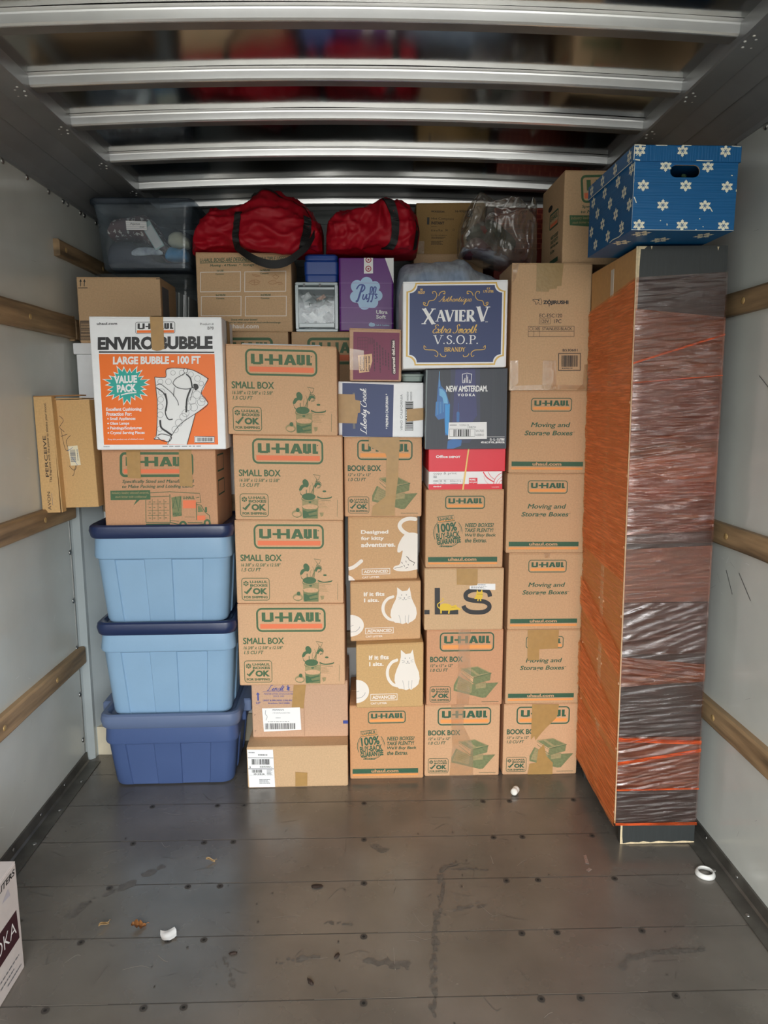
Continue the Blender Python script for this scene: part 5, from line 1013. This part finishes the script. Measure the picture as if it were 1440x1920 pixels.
# --- clear totes with clothes
def ctote(label, x, y, z, H, hw0, hw1, hl, fm, lm, wall=.003, D=.40):
    t = thing('clear_tote', label, 'tote', (x, y, z)); m = MB()
    def R(hw, zz, r=.03): o = hw-hw0; return rrect(-hw, hw, -o, D+o, r, zz, 5)
    m.loft([R(hw0-.008, 0), R(hw0, .008), R(hw0+(hw1-hw0)*.9, H-.05), R(hw1, H-.045), R(hw1+.006, H-.002)], fm, cap1=False); m.build('tote_body', t)
    m = MB(); m.loft([R(hl-.003, H-.004), R(hl, H), R(hl, H+.016), R(hl-.006, H+.022), R(hl-.02, H+.022), R(hl-.026, H+.014)], lm); m.build('lid', t)
    return t
t1 = ctote('smoky clear tote holding pajamas, up at the roof in the left corner', -.947, 3.25, 2.112, .268, .188, .204, .222, SMK, SML)
m = MB(); A = Art(m, lambda u, v, l: (-.215+u*.43, -.018-l, .268*(1-v)), (300, 150, 1060, 640), .001); A.poly([(553, 276), (708, 282), (710, 345), (556, 345)], WHB); A.text('Pajamas', 588, 292, 658, 312, BLK, 0, .2); A.text('M.W', 656, 318, 692, 330, BLK, 0, .2)
for y in (290, 306, 320, 334): A.rect(556, y, 706, y+1.2, BLU_I)
o = m.build('name_label', t1); o['label'] = 'white handwritten label'
t2 = ctote('clear tote of upright papers, under the smoky tote with pajamas', -.983, 3.352, 1.787, .300, .190, .206, .222, CLR, CLR)
for k in range(9):
    m = MB(); m.box(0, .004+.001*(k % 3), 0, .26, 0, .22+.01*(k % 4), WHB if k % 2 else mat('pale_folder', (196, 200, 196), .5))
    o = m.build('paper_sheaf', None, (-.812-.024*k, 3.375+.006*(k % 3), 1.797), (0, math.radians(3), 0)); tag(o, 'upright sheaf of papers in the clear tote', 'papers', 'papers in the clear tote')
FAIR = mat('fair_isle_knit', (96, 78, 80), .9)
nt = FAIR.node_tree; bs = nt.nodes['Principled BSDF']; tcn = nt.nodes.new('ShaderNodeTexCoord'); vo = nt.nodes.new('ShaderNodeTexVoronoi'); vo.inputs['Scale'].default_value = 34; vo.inputs['Randomness'].default_value = .35
wv = nt.nodes.new('ShaderNodeTexWave'); wv.inputs['Scale'].default_value = 16; wv.inputs['Distortion'].default_value = 6; wv.inputs['Detail Scale'].default_value = 6
rp2 = nt.nodes.new('ShaderNodeValToRGB'); rp2.color_ramp.interpolation = 'CONSTANT'; rp2.color_ramp.elements[0].color = (.88, .84, .78, 1); rp2.color_ramp.elements[1].color = (*lin((124, 98, 98)), 1); rp2.color_ramp.elements[1].position = .52
ml = nt.nodes.new('ShaderNodeMath'); ml.operation = 'MULTIPLY_ADD'; ml.inputs[1].default_value = .35; ml.inputs[2].default_value = .1
ad = nt.nodes.new('ShaderNodeMath'); ad.operation = 'ADD'
lk = nt.links.new; lk(tcn.outputs['Object'], vo.inputs[0]); lk(tcn.outputs['Object'], wv.inputs[0]); lk(wv.outputs['Fac'], ml.inputs[0]); lk(vo.outputs['Distance'], ad.inputs[0]); lk(ml.outputs[0], ad.inputs[1]); lk(ad.outputs[0], rp2.inputs[0]); lk(rp2.outputs[0], bs.inputs['Base Color'])
def lump(name, label, cat, secs, m, seed, amp=.006, **k):
    b, P = sack(secs, m, seed, amp, k.pop('fr', (14, 14, 16)), 28, 32, k.pop('ex', .85)); o = b.build(name); return tag(o, label, cat)
lump('folded_sweatpants', 'dark navy folded clothing in the smoky tote, lower left', 'clothing', [(-1.118, 2.125, 2.20, 3.275, 3.45), (-1.105, 2.122, 2.24, 3.27, 3.48), (-1.04, 2.122, 2.245, 3.272, 3.48), (-.98, 2.122, 2.215, 3.282, 3.48), (-.93, 2.122, 2.165, 3.285, 3.48), (-.80, 2.122, 2.155, 3.275, 3.6), (-.775, 2.123, 2.14, 3.285, 3.55)], mat('navy_cotton', (52, 62, 78), .9), 2)
lump('knit_pajamas', 'brown and white snowflake-patterned knit pajamas inside the smoky tote', 'clothing', [(-1.11, 2.25, 2.30, 3.27, 3.45), (-1.09, 2.253, 2.335, 3.262, 3.48), (-1.03, 2.254, 2.345, 3.258, 3.48), (-.97, 2.24, 2.355, 3.26, 3.48), (-.93, 2.215, 2.33, 3.265, 3.48), (-.90, 2.20, 2.27, 3.27, 3.48), (-.87, 2.195, 2.22, 3.28, 3.48)], FAIR, 3)
lump('dark_sweater', 'dark grey clothing filling the back of the smoky tote', 'clothing', [(-1.10, 2.25, 2.33, 3.52, 3.62), (-1.0, 2.25, 2.36, 3.51, 3.63), (-.9, 2.17, 2.35, 3.51, 3.63), (-.82, 2.17, 2.33, 3.50, 3.63), (-.77, 2.18, 2.30, 3.5, 3.6)], mat('grey_cotton', (70, 72, 80), .9), 4)
m = MB(); m.box(-.022, .022, 0, .006, 0, .12, mat('pale_packet', (196, 222, 220), .35), .002); m.box(-.018, .018, -.0012, 0, .006, .1, WHB); o = m.build('flat_packet', None, (-.885, 3.256, 2.205), (0, math.radians(-30), 0)); tag(o, 'pale flat packet leaning in the smoky tote', 'packet')
lump('fuzzy_slipper', 'rolled cream sock in the smoky tote, above the blue plush', 'sock', [(-.855, 2.225, 2.25, 3.275, 3.34), (-.845, 2.218, 2.27, 3.262, 3.36), (-.815, 2.212, 2.278, 3.258, 3.37), (-.785, 2.21, 2.265, 3.262, 3.36), (-.768, 2.215, 2.245, 3.275, 3.34)], mat('cream_fleece', (216, 216, 190), .95), 6)
lump('blue_plush', 'crumpled bright blue fleece in the smoky tote, lower right', 'clothing', [(-.865, 2.16, 2.19, 3.262, 3.33), (-.85, 2.158, 2.215, 3.262, 3.36), (-.81, 2.157, 2.212, 3.260, 3.37), (-.79, 2.157, 2.21, 3.262, 3.36), (-.775, 2.158, 2.19, 3.27, 3.33)], mat('sky_blue_fleece', (66, 148, 200), .95), 7)
lump('floral_cloth', 'white cloth with blue flowers in the smoky tote', 'clothing', [(-1.01, 2.176, 2.19, 3.260, 3.27), (-.985, 2.172, 2.205, 3.256, 3.272), (-.93, 2.176, 2.208, 3.256, 3.274), (-.895, 2.176, 2.20, 3.258, 3.272), (-.877, 2.18, 2.19, 3.262, 3.27)], mat('blue_floral', (200, 212, 236), .8, var=.45, vscale=30), 8, .002)
# --- bags on the right of the deck
TBAG = film('milky_bag_film', (.97, .98, 1.0), (222, 236, 250), .42, .16, .22, streak=(5, 5, 1.2), nscale=8, lo=.15, hi=.62)
b, P = sack([(.135, 1.46, 1.60, 3.14, 3.3), (.133, 1.445, 1.95, 3.09, 3.34), (.14, 1.441, 2.06, 3.065, 3.36), (.17, 1.441, 2.112, 3.05, 3.37), (.26, 1.441, 2.122, 3.04, 3.37), (.36, 1.441, 2.128, 3.04, 3.375), (.42, 1.441, 2.135, 3.045, 3.375), (.47, 1.441, 2.095, 3.05, 3.37), (.55, 1.441, 2.065, 3.06, 3.37), (.585, 1.445, 2.03, 3.07, 3.35), (.60, 1.46, 1.9, 3.1, 3.3)], TBAG, 9, .011, (7, 7, 3.5), 80, 72, .55)
t = thing('plastic_sack', 'milky translucent plastic sack over pale blue bedding, behind the brandy carton', 'plastic bag'); b.build('sack_film', t)
b, P = sack([(.165, 1.46, 1.9, 3.11, 3.32), (.17, 1.45, 2.03, 3.09, 3.34), (.24, 1.449, 2.085, 3.065, 3.345), (.34, 1.449, 2.09, 3.065, 3.35), (.42, 1.449, 2.095, 3.07, 3.345), (.46, 1.449, 2.05, 3.075, 3.34), (.54, 1.449, 2.02, 3.085, 3.34), (.565, 1.46, 1.9, 3.12, 3.3)], mat('pale_blue_bedding', (150, 198, 248), .8), 10, .008, (6, 6, 4), 48, 40, .55)
tag(b.build('folded_bedding'), 'pale blue bedding inside the milky plastic sack', 'bedding')
CBAG = film('crumpled_clear_film', (.93, .92, .90), (176, 170, 160), .26, .36, .08, streak=(1, 1, .6), nscale=16)
b, P = sack([(.40, 2.145, 2.20, 3.12, 3.2), (.41, 2.14, 2.25, 3.07, 3.26), (.44, 2.139, 2.315, 3.04, 3.29), (.475, 2.13, 2.36, 3.02, 3.30), (.53, 2.11, 2.352, 3.0, 3.31), (.60, 2.085, 2.352, 2.99, 3.32), (.645, 2.08, 2.335, 3.0, 3.32), (.675, 2.08, 2.315, 3.02, 3.31), (.695, 2.075, 2.33, 3.04, 3.30), (.720, 2.065, 2.36, 3.10, 3.26), (.726, 2.09, 2.30, 3.14, 3.24)], CBAG, 12, .03, (6, 5, 4.5), 150, 120, .7, lambda p: p+Vector((0, 0, .012)), fine=.38)
t = thing('plastic_bag', 'crumpled clear plastic bag between the medical supply carton and the coffee maker carton', 'plastic bag'); b.build('bag_film', t)
lump('plum_cloth', 'dark plum cloth showing through the lower left of the crumpled clear bag', 'cloth', [(.425, 2.15, 2.18, 3.09, 3.2), (.44, 2.146, 2.215, 3.07, 3.24), (.48, 2.146, 2.22, 3.06, 3.25), (.52, 2.146, 2.19, 3.07, 3.24), (.545, 2.15, 2.17, 3.1, 3.2)], mat('plum_knit', (84, 40, 54), .85), 13, .008)
lump('dark_green_cloth', 'dark green cloth inside the crumpled clear bag, above the plum cloth', 'cloth', [(.44, 2.225, 2.245, 3.10, 3.2), (.455, 2.222, 2.268, 3.08, 3.23), (.50, 2.222, 2.29, 3.07, 3.25), (.54, 2.224, 2.29, 3.08, 3.25), (.60, 2.20, 2.26, 3.12, 3.24), (.64, 2.19, 2.22, 3.14, 3.22)], mat('bottle_green_cloth', (40, 54, 44), .7), 14, .008)
m = MB(); m.warp = lambda x, y, z: (x, y, z-.024*(x+.01)); m.box(-.15, .15, 0, .2, 0, .009, WHB, .002); tag(m.build('paper_envelope', None, (-.32, 2.80, 1.7535)), 'white paper envelope lying on the topmost small kitchen carton', 'envelope')

# ------------------------------------------------------------------ snowflake file box
SNB = mat('snow_blue_print', (2, 92, 148), .42, bump=.22, bscale=14, bstretch=(.3, .3, 14)); SNL = mat('snow_blue_lid', (2, 92, 148), .42, bump=.22, bscale=14, bstretch=(14, .3, .3)); SNW = mat('snow_cream_ink', (240, 238, 216), .5)
def flake(A, cx, cyy, R_, kx=1., m=SNW):
    for k in range(6):
        a = k*PI/3+PI/6; d = (math.cos(a), math.sin(a)); A.lay = A.fl0
        P2 = lambda r_, s_: (cx+kx*R_*(r_*d[0]-s_*d[1]), cyy+R_*(r_*d[1]+s_*d[0]))
        A.poly([P2(.1, 0), P2(.3, .1), P2(.42, .3), P2(.55, .3), P2(.6, .14), P2(.7, .26), P2(.82, .22), P2(.84, .1), P2(1, .05), P2(1, -.05), P2(.84, -.1), P2(.82, -.22), P2(.7, -.26), P2(.6, -.14), P2(.55, -.3), P2(.42, -.3), P2(.3, -.1)], m)
BW, BH, BD, LH = .298, .190, .395, .044
t = thing('file_box', 'blue snowflake-printed file box with a handle hole, on the wrapped bookcase', 'box', (.912, 2.12, 2.027), (0, 0, math.radians(.4)))
m = MB(); h = BW/2; yb = BD
m.add([(-h, 0, 0), (h, 0, 0), (h, yb, 0), (-h, yb, 0), (-h, 0, BH), (h, 0, BH), (h, yb, BH), (-h, yb, BH)], [(0, 3, 2, 1), (0, 4, 7, 3), (1, 2, 6, 5), (3, 7, 6, 2)], SNB)
hole = [(-.041+.082*f, 0) for f in ()]; hx, hz, hr = -.003, BH-.030, .0165
hole = [(hx+.026+hr*math.cos(a), hz+hr*math.sin(a)) for a in np.linspace(-PI/2, PI/2, 9)]+[(hx-.026+hr*math.cos(a), hz+hr*math.sin(a)) for a in np.linspace(PI/2, 3*PI/2, 9)]
for yy in (0, .004):
    loops = [[(-h, 0), (h, 0), (h, BH), (-h, BH)], hole]; tri = tessellate_polygon([[Vector((p[0], p[1], 0)) for p in l] for l in loops])
    m.add([(p[0], yy, p[1]) for l in loops for p in l], [tuple(f) for f in tri], SNB if yy == 0 else KR_T)
m.loft([[(p[0], yy, p[1]) for p in hole] for yy in (0, .004)], KR_T, cap0=False, cap1=False)
A = Art(m, lambda u, v, l: (-h+u*BW, -l, BH*(1-v)), (622, 197, 1252, 668)); A.fl0 = .0005
for x, y in ((812, 238), (1068, 240), (682, 368), (940, 367), (1192, 372), (807, 498), (1064, 500), (668, 632), (932, 632), (1186, 634)): flake(A, x, y, 39)
for L_ in ([(795, 605), (800, 600)], [(838, 622), (840, 635)], [(1037, 585), (1038, 592)], [(1095, 510), (1112, 540)], [(630, 445), (645, 485)], [(1058, 640), (1064, 644)], [(1015, 664), (1022, 660)], [(1212, 296), (1222, 298)], [(622, 325), (622, 350)], [(1250, 390), (1250, 405)]): A.lay = .0008; A.line(L_, 6, SNW)
A.lay = .0009; A.line([(623, 200), (621, 664)], 3, SNW); A.line([(622, 665), (1248, 666)], 2.5, SNW)
A = Art(m, lambda u, v, l: (-h-l, BD*(1-u), BH*(1-v)), (0, 0, 1, 1)); A.fl0 = .0005
for x, y in ((.1, .12), (.38, .12), (.68, .12), (.95, .1), (.22, .36), (.52, .36), (.82, .36), (.08, .6), (.36, .6), (.66, .6), (.94, .6), (.2, .86), (.5, .86), (.8, .86)): flake(A, x, y, .1, .55)
A.lay = .0008; A.line([(.55, .985), (.62, .97), (.75, .985), (.85, .96)], .016, SNW)
A = Art(m, lambda u, v, l: (-h+u*BW, BD*v, -l), (0, 0, 1, 1)); A.fl0 = .0005
for x, y in ((.15, .1), (.8, .15), (.1, .4), (.45, .3)): flake(A, x, y, .09)
m.build('box_body', t)
m = MB(); e = .0055; m.loft([rrect(-h-e, h+e, -e, BD+e, .003, BH-.006+q_, 2) for q_ in (0, LH-.002)]+[rrect(-h-e+.002, h+e-.002, -e+.002, BD+e-.002, .003, BH-.006+LH, 2)], SNL)
A = Art(m, lambda u, v, l: (-h-e+u*(BW+2*e), -e-l, BH-.006+LH*(1-v)), (630, 100, 1285, 197)); A.fl0 = .0005
for x, y in ((668, 135), (924, 135), (1184, 135)): flake(A, x, y, 36)
A.lay = .0008; A.line([(632, 104), (660, 103), (700, 106)], 6, SNW); A.line([(634, 110), (632, 190)], 5, SNW); A.line([(760, 104), (830, 104)], 4, SNW); A.line([(920, 103), (975, 103)], 4, SNW); A.line([(1010, 190), (1090, 192), (1110, 190)], 5, SNW); A.line([(640, 188), (670, 192)], 7, SNW); A.line([(1220, 104), (1276, 108)], 4, SNW); A.line([(640, 120), (660, 150), (645, 165)], 5, SNW)
A = Art(m, lambda u, v, l: (-h-e-l, -e+(BD+2*e)*(1-u), BH-.006+LH*(1-v)), (0, 0, 1, 1)); A.fl0 = .0005
for x in (.1, .36, .64, .92): flake(A, x, .5, .42, .11)
A.lay = .0008; A.line([(.02, .97), (.98, .97)], .05, SNW); m.build('lid', t)
m = MB(); r = random.Random(2)
for k in range(3):
    p = (-.03+.03*k, .03+.01*k, .135); pts = [p]
    for j in range(7): p = (p[0]+r.uniform(-.02, .02), max(.012, p[1]+r.uniform(-.008, .008)), min(.17, max(.12, p[2]+r.uniform(-.015, .015)))); pts.append(p)
    m.tube(crom(pts, 4), .004, mat('garland_green', (60, 84, 60), .5), 6)
tag(m.build('green_garland', None, (.912, 2.12, 2.027)), 'dark green garland glimpsed through the handle hole of the snowflake box', 'garland')

# ------------------------------------------------------------------ bookcase in stretch film
BKD = mat('black_brown_panel', (48, 52, 52), .5, var=.12, vscale=40, vstretch=(6, 1, .25)); HARD = mat('tan_hardboard', (196, 152, 98), .6, var=.06, vscale=60); CHIP = mat('raw_particle_edge', (214, 196, 160), .8, var=.15, vscale=120)
BKX = .14; BKH = 2.018; BD2 = .465
t = thing('bookcase', 'tall bookcase standing end-on by the right wall, wrapped in orange and clear film', 'bookcase', (1.0115, 2.285, .002), (0, -.0115, -.016))
m = MB(); m.loft([[(-BKX, y, .075), (-BKX+.018, y, .075), (-BKX+.018, y, 0), (BKX, y, 0), (BKX, y, BKH), (-BKX, y, BKH)] for y in (0, .022)], BKD)
A = Art(m, lambda u, v, l: (-BKX+u*2*BKX, -l, BKH*(1-v)), (0, 0, 1, 1))
A.poly([(.064, .964), (.088, .964), (.09, .985), (.10, 1), (.064, 1)], CHIP); A.poly([(.09, .9995), (.2, .9965), (.3, .9975), (.36, .9955), (.45, .9978), (.55, .9955), (.72, .9975), (.86, .996), (1, .9975), (1, 1), (.09, 1)], CHIP)
A.poly([(0, 0), (.10, 0), (.07, .004), (.03, .004), (.022, .03), (.016, .095), (0, .095)], CHIP); A.poly([(.88, .002), (.9, .002), (.89, .008)], CHIP); A.poly([(.14, 0), (.16, 0), (.15, .005)], CHIP); m.build('side_panel', t)
m = MB(); m.loft([[(-BKX, y, .075), (-BKX+.018, y, .075), (-BKX+.018, y, 0), (BKX, y, 0), (BKX, y, BKH), (-BKX, y, BKH)] for y in (BD2-.022, BD2)], BKD); m.build('side_panel', t)
m = MB(); m.box(-BKX, BKX, .022, BD2-.022, BKH-.022, BKH, BKD); m.build('top_panel', t)
m = MB(); m.box(-BKX, BKX, .022, BD2-.022, .075, .097, BKD); m.box(BKX-.03, BKX-.012, .022, BD2-.022, 0, .075, BKD); m.build('plinth', t)
for z in (.42, .76, 1.1, 1.42, 1.72): m = MB(); m.box(-BKX+.004, BKX-.01, .022, BD2-.022, z, z+.02, BKD); m.build('shelf', t)
m = MB(); m.box(-BKX-.004, -BKX, .001, BD2-.001, .078, BKH-.004, HARD); m.box(-BKX-.0045, -BKX-.0005, 0, .004, .09, BKH, CHIP)
for yy in (.012, .20, .25, .44):
    for z in np.arange(.12, BKH, .2375): m.dome((-BKX-.004, yy, z-.005), (-1, 0, 0), .0055, .0025, WHB, 7)
m.build('back_panel', t)
m = MB(); m.box(-BKX-.0052, -BKX-.004, .21, .24, .08, BKH-.03, mat('white_seam_tape', (204, 196, 184), .5)); m.build('seam_tape', t)
FO = film('orange_film', (.97, .74, .62), (206, 104, 70), .16, .5, .05, streak=(1.2, 1.2, 14), nscale=9); FC = film('clear_film', (.90, .76, .72), (142, 92, 82), .08, .44, .05, streak=(1.2, 1.2, 14), nscale=10); FE = film('gathered_orange_film', (1.0, .5, .28), (240, 96, 40), .5, .3, .2, streak=(1, 1, 8), nscale=12)
FL = film('side_orange_film', (1.0, .83, .66), (252, 160, 104), .34, .06, .3, streak=(1, .9, 14), nscale=8); FS = film('layered_orange_film', (1.0, .82, .64), (254, 150, 90), .50, .06, .3, streak=(1, .9, 16), nscale=9)
fm = MB()
def sheet(face, a0, a1, lo0, lo1, hi0, hi1, m, off, amp, seed, slope=0., nz=.006, na=28, jag=0, fz=55):
    """a band of film: a runs across the face, lower edge lo0..lo1 and upper edge hi0..hi1, wrinkled along the winding direction"""
    nr = max(2, int(max(hi0-lo0, hi1-lo1)/nz)); vs = []; fs = []
    for j in range(nr+1):
        for i in range(na+1):
            f = i/na; a = a0+(a1-a0)*f; lo = lo0+(lo1-lo0)*f; hi = hi0+(hi1-hi0)*f; z = lo+(hi-lo)*j/nr
            zz = z-slope*a
            d = amp*((1-2*abs(noise.noise((a*5+seed, zz*fz, seed*2.3))))+.7*noise.noise((a*11, zz*fz*2.3+seed, 4.1)))
            k = min(1, min(f, 1-f)*12); d = off+.0006+max(-.0009, d*(.35+.65*k))
            if jag and i == na: a += jag*noise.noise((z*31, seed, 1.2))+jag*.5*noise.noise((z*90, seed, 2.2))
            vs.append((a, -d, z) if face == 'F' else ((-BKX-.0045-d, a, z) if face == 'L' else (BKX+d*.3, a, z)))
    for j in range(nr):
        for i in range(na): q_ = j*(na+1)+i; fs.append((q_, q_+1, q_+na+2, q_+na+1))
    fm.add(vs, fs, m, True)
E_ = BKX+.003
sheet('F', -E_, E_, .072, .072, 1.925, 1.938, FC, .0015, .003, 1, .10, .0035, 30, 0, 75)
for lo0, lo1, hi0, hi1, sl, sd, am, fz in ((1.11, 1.12, 1.83, 1.80, .12, 2, .0045, 80), (.88, .88, 1.06, 1.07, .02, 3, .0005, 30), (.585, .60, .69, .66, -.15, 4, .004, 75), (.205, .208, .405, .40, .2, 5, .0045, 70), (1.22, 1.24, 1.36, 1.38, -.25, 8, .003, 70)):
    sheet('F', -E_, E_, lo0, lo1, hi0, hi1, FO, .004, am, sd, sl, .004, 30, 0, fz)
for lo0, lo1, w_ in ((.388, .372, .014), (.205, .206, .006), (.30, .345, .012), (.075, .072, .01), (1.66, 1.745, .006), (1.60, 1.62, .003)): sheet('F', -E_, E_, lo0, lo1, lo0+w_, lo1+w_, FE, .0072, .0008, lo0*9)
sheet('F', -E_, E_, 1.40, 1.42, 1.64, 1.60, FC, .0066, .005, 14, .06, .0035, 40, 0, 80)
sheet('F', -E_, E_, .70, .70, .88, .875, FC, .0046, .005, 11, .35, .004, 40, 0, 38)
sheet('F', -E_, E_, 1.08, 1.08, 1.30, 1.28, FC, .0066, .0055, 15, -.05, .0035, 40, 0, 85)
D_ = BD2+.006
sheet('L', -.003, D_, .068, .078, 1.925, 1.878, FL, .001, .0016, 21, .4, .006, 40, .016, 34)
sheet('L', -.003, D_, .95, .98, 1.915, 1.87, FS, .0036, .0016, 22, .5, .006, 40, .02, 36)
sheet('L', -.003, D_, .62, .74, .70, .86, FS, .006, .0016, 23, .5, .006, 30, .02, 24)
sheet('L', -.003, D_, .34, .40, .46, .60, FS, .006, .0016, 24, .6, .006, 30, .02, 24)
sheet('L', -.003, D_, .068, .078, .30, .36, FS, .0036, .0018, 25, .2, .006, 40, .02, 30)
sheet('R', 0, BD2, .072, .072, 1.9, 1.88, FC, .0005, .0004, 31)
fm.build('stretch_film', t)

# ------------------------------------------------------------------ litter on the floor
def leaf(label, x, y, rz, L, W_, m, name='dried_leaf', lobes=0):
    b = MB(); n_ = 10; vs = []; fs = []
    for i in range(n_+1):
        f = i/n_; w_ = W_*math.sin(PI*min(1, f*1.02))**.8*(1+.5*lobes*math.sin(f*22)); z = .004+.006*math.sin(f*4+1)
        vs += [(L*(f-.5), -w_, z+.004), (L*(f-.5), 0, z-.001), (L*(f-.5), w_, z+.005)]
    for i in range(n_): k = 3*i; fs += [(k, k+3, k+4, k+1), (k+1, k+4, k+5, k+2)]
    b.add(vs, fs, m); b.add([(p[0], p[1], p[2]+.0007) for p in vs], fs, m)
    b.tube([(L*.48, 0, .004), (L*.62, .003, .006), (L*.72, .002, .003)], .0007, m, 5)
    mn = min(v[2] for v in b.v); b.v = [(v[0], v[1], v[2]-mn+.0008) for v in b.v]
    return tag(b.build(name, None, (x, y, 0), (0, 0, rz)), label, 'leaf')
LFB = mat('brown_leaf', (136, 88, 44), .7, var=.3, vscale=60); LFT = mat('tan_leaf', (164, 134, 92), .7, var=.2, vscale=60)
leaf('curled brown leaf with ragged edges, near the white paper scrap on the floor', -.681, 1.925, .3, .042, .016, LFB, lobes=.9)
leaf('small pale tan leaf on the floor, left of the ragged brown leaf', -.786, 1.932, .9, .034, .005, LFT)
leaf('thin tan leaf sliver on the floor in front of the slate blue tote', -.533, 2.226, .1, .03, .004, LFT)
b = MB(); g = []
for i in range(7):
    for j in range(6): x, y = .046*(i/6-.5)*(1-.25*abs(j/5-.5)), .046*(j/5-.5)*(1-.3*abs(i/6-.6)); g.append((x, y, .0015+.012*abs(i/6-.5)**2*2+.004*noise.noise((i*.5, j*.5, 1))+.002))
fs = [(i*6+j, (i+1)*6+j, (i+1)*6+j+1, i*6+j+1) for i in range(6) for j in range(5)]
b.add(g, fs, WHB, True); b.add([(x, y, z+.0008) for x, y, z in g], fs, WHB, True)
mn = min(v[2] for v in b.v); b.v = [(v[0], v[1], v[2]-mn+.001) for v in b.v]
tag(b.build('paper_scrap', None, (-.584, 1.89, 0), (0, 0, .4)), 'small curled white paper scrap on the floor', 'paper')
b = MB(); pr = [(.026, 0), (.031, 0), (.032, .003), (.029, .012), (.025, .0155), (.022, .0155), (.0215, .012), (.024, .004), (.026, 0)]
b.loft([[(r_*math.cos(a), r_*math.sin(a), z) for r_, z in pr] for a in np.linspace(0, 2*PI, 33)], mat('white_ring_plastic', (226, 226, 222), .35), cap0=False, cap1=False, smooth=True)
tag(b.build('plastic_ring', None, (1.112, 2.115, .0005)), 'white plastic ring on the floor by the right channel', 'ring')
b = MB(); rings = []
for i in range(13):
    f = i/12; r_ = .0145*math.sqrt(max(0, 1-(2*f-1)**4))*(1-.12*math.exp(-((f-.5)/.15)**2))+.0004
    rings.append([(.042*(f-.5)+.001*math.sin(a), r_*math.cos(a), .0145+r_*math.sin(a)*.98) for a in np.linspace(0, 2*PI, 15)[:-1]])
b.loft(rings, mat('packing_foam', (236, 234, 226), .8, bump=.1, bscale=120), smooth=True)
tag(b.build('packing_peanut', None, (.587, 2.62, .0006), (0, 0, 1.0)), 'white foam packing peanut on the floor before the book cartons', 'packing peanut')
CR = mat('dark_crumb', (44, 30, 22), .8)
for k, (x, y, s_, lb) in enumerate(((-.165, 2.092, .016, 'dark curled scrap on the floor plank, left of the middle seam screws'), (-.088, 1.799, .011, 'dark round crumb on the floor near the middle'), (-.156, 1.709, .012, 'dark pointed crumb on the floor, nearest the viewer'), (-.382, 1.815, .011, 'small brown twig bit on the floor, right of the paper scrap'))):
    b = MB(); r = random.Random(k)
    b.loft([[(s_*(1.2*math.cos(a))*q_*r.uniform(.7, 1.2), s_*.6*math.sin(a)*q_*r.uniform(.7, 1.2), z) for a in np.linspace(0, 2*PI, 9)[:-1]] for q_, z in ((.9, .0006), (1, .0025), (.5, .006))], CR)
    tag(b.build('floor_crumb', None, (x, y, 0), (0, 0, k*1.1)), lb, 'crumb')
for k, (x, y, rz) in enumerate(((.743, 2.205, 1.4), (.737, 2.15, .5))):
    b = MB(); L_ = .05 if k == 0 else .02; b.loft([[(-L_/2, -.008, z), (L_/2, -.004, z), (L_/2*.8, .006, z), (-L_/2*.9, .004, z)] for z in (.0006, .0016)], film('film_scrap', (.9, .9, .9), (200, 198, 192), .35, .5, .1))
    tag(b.build('film_scrap', None, (x, y, 0), (0, 0, rz)), ('larger scrap of clear film on the floor before the bookcase', 'smaller scrap of clear film on the floor before the bookcase')[k], 'film scrap')
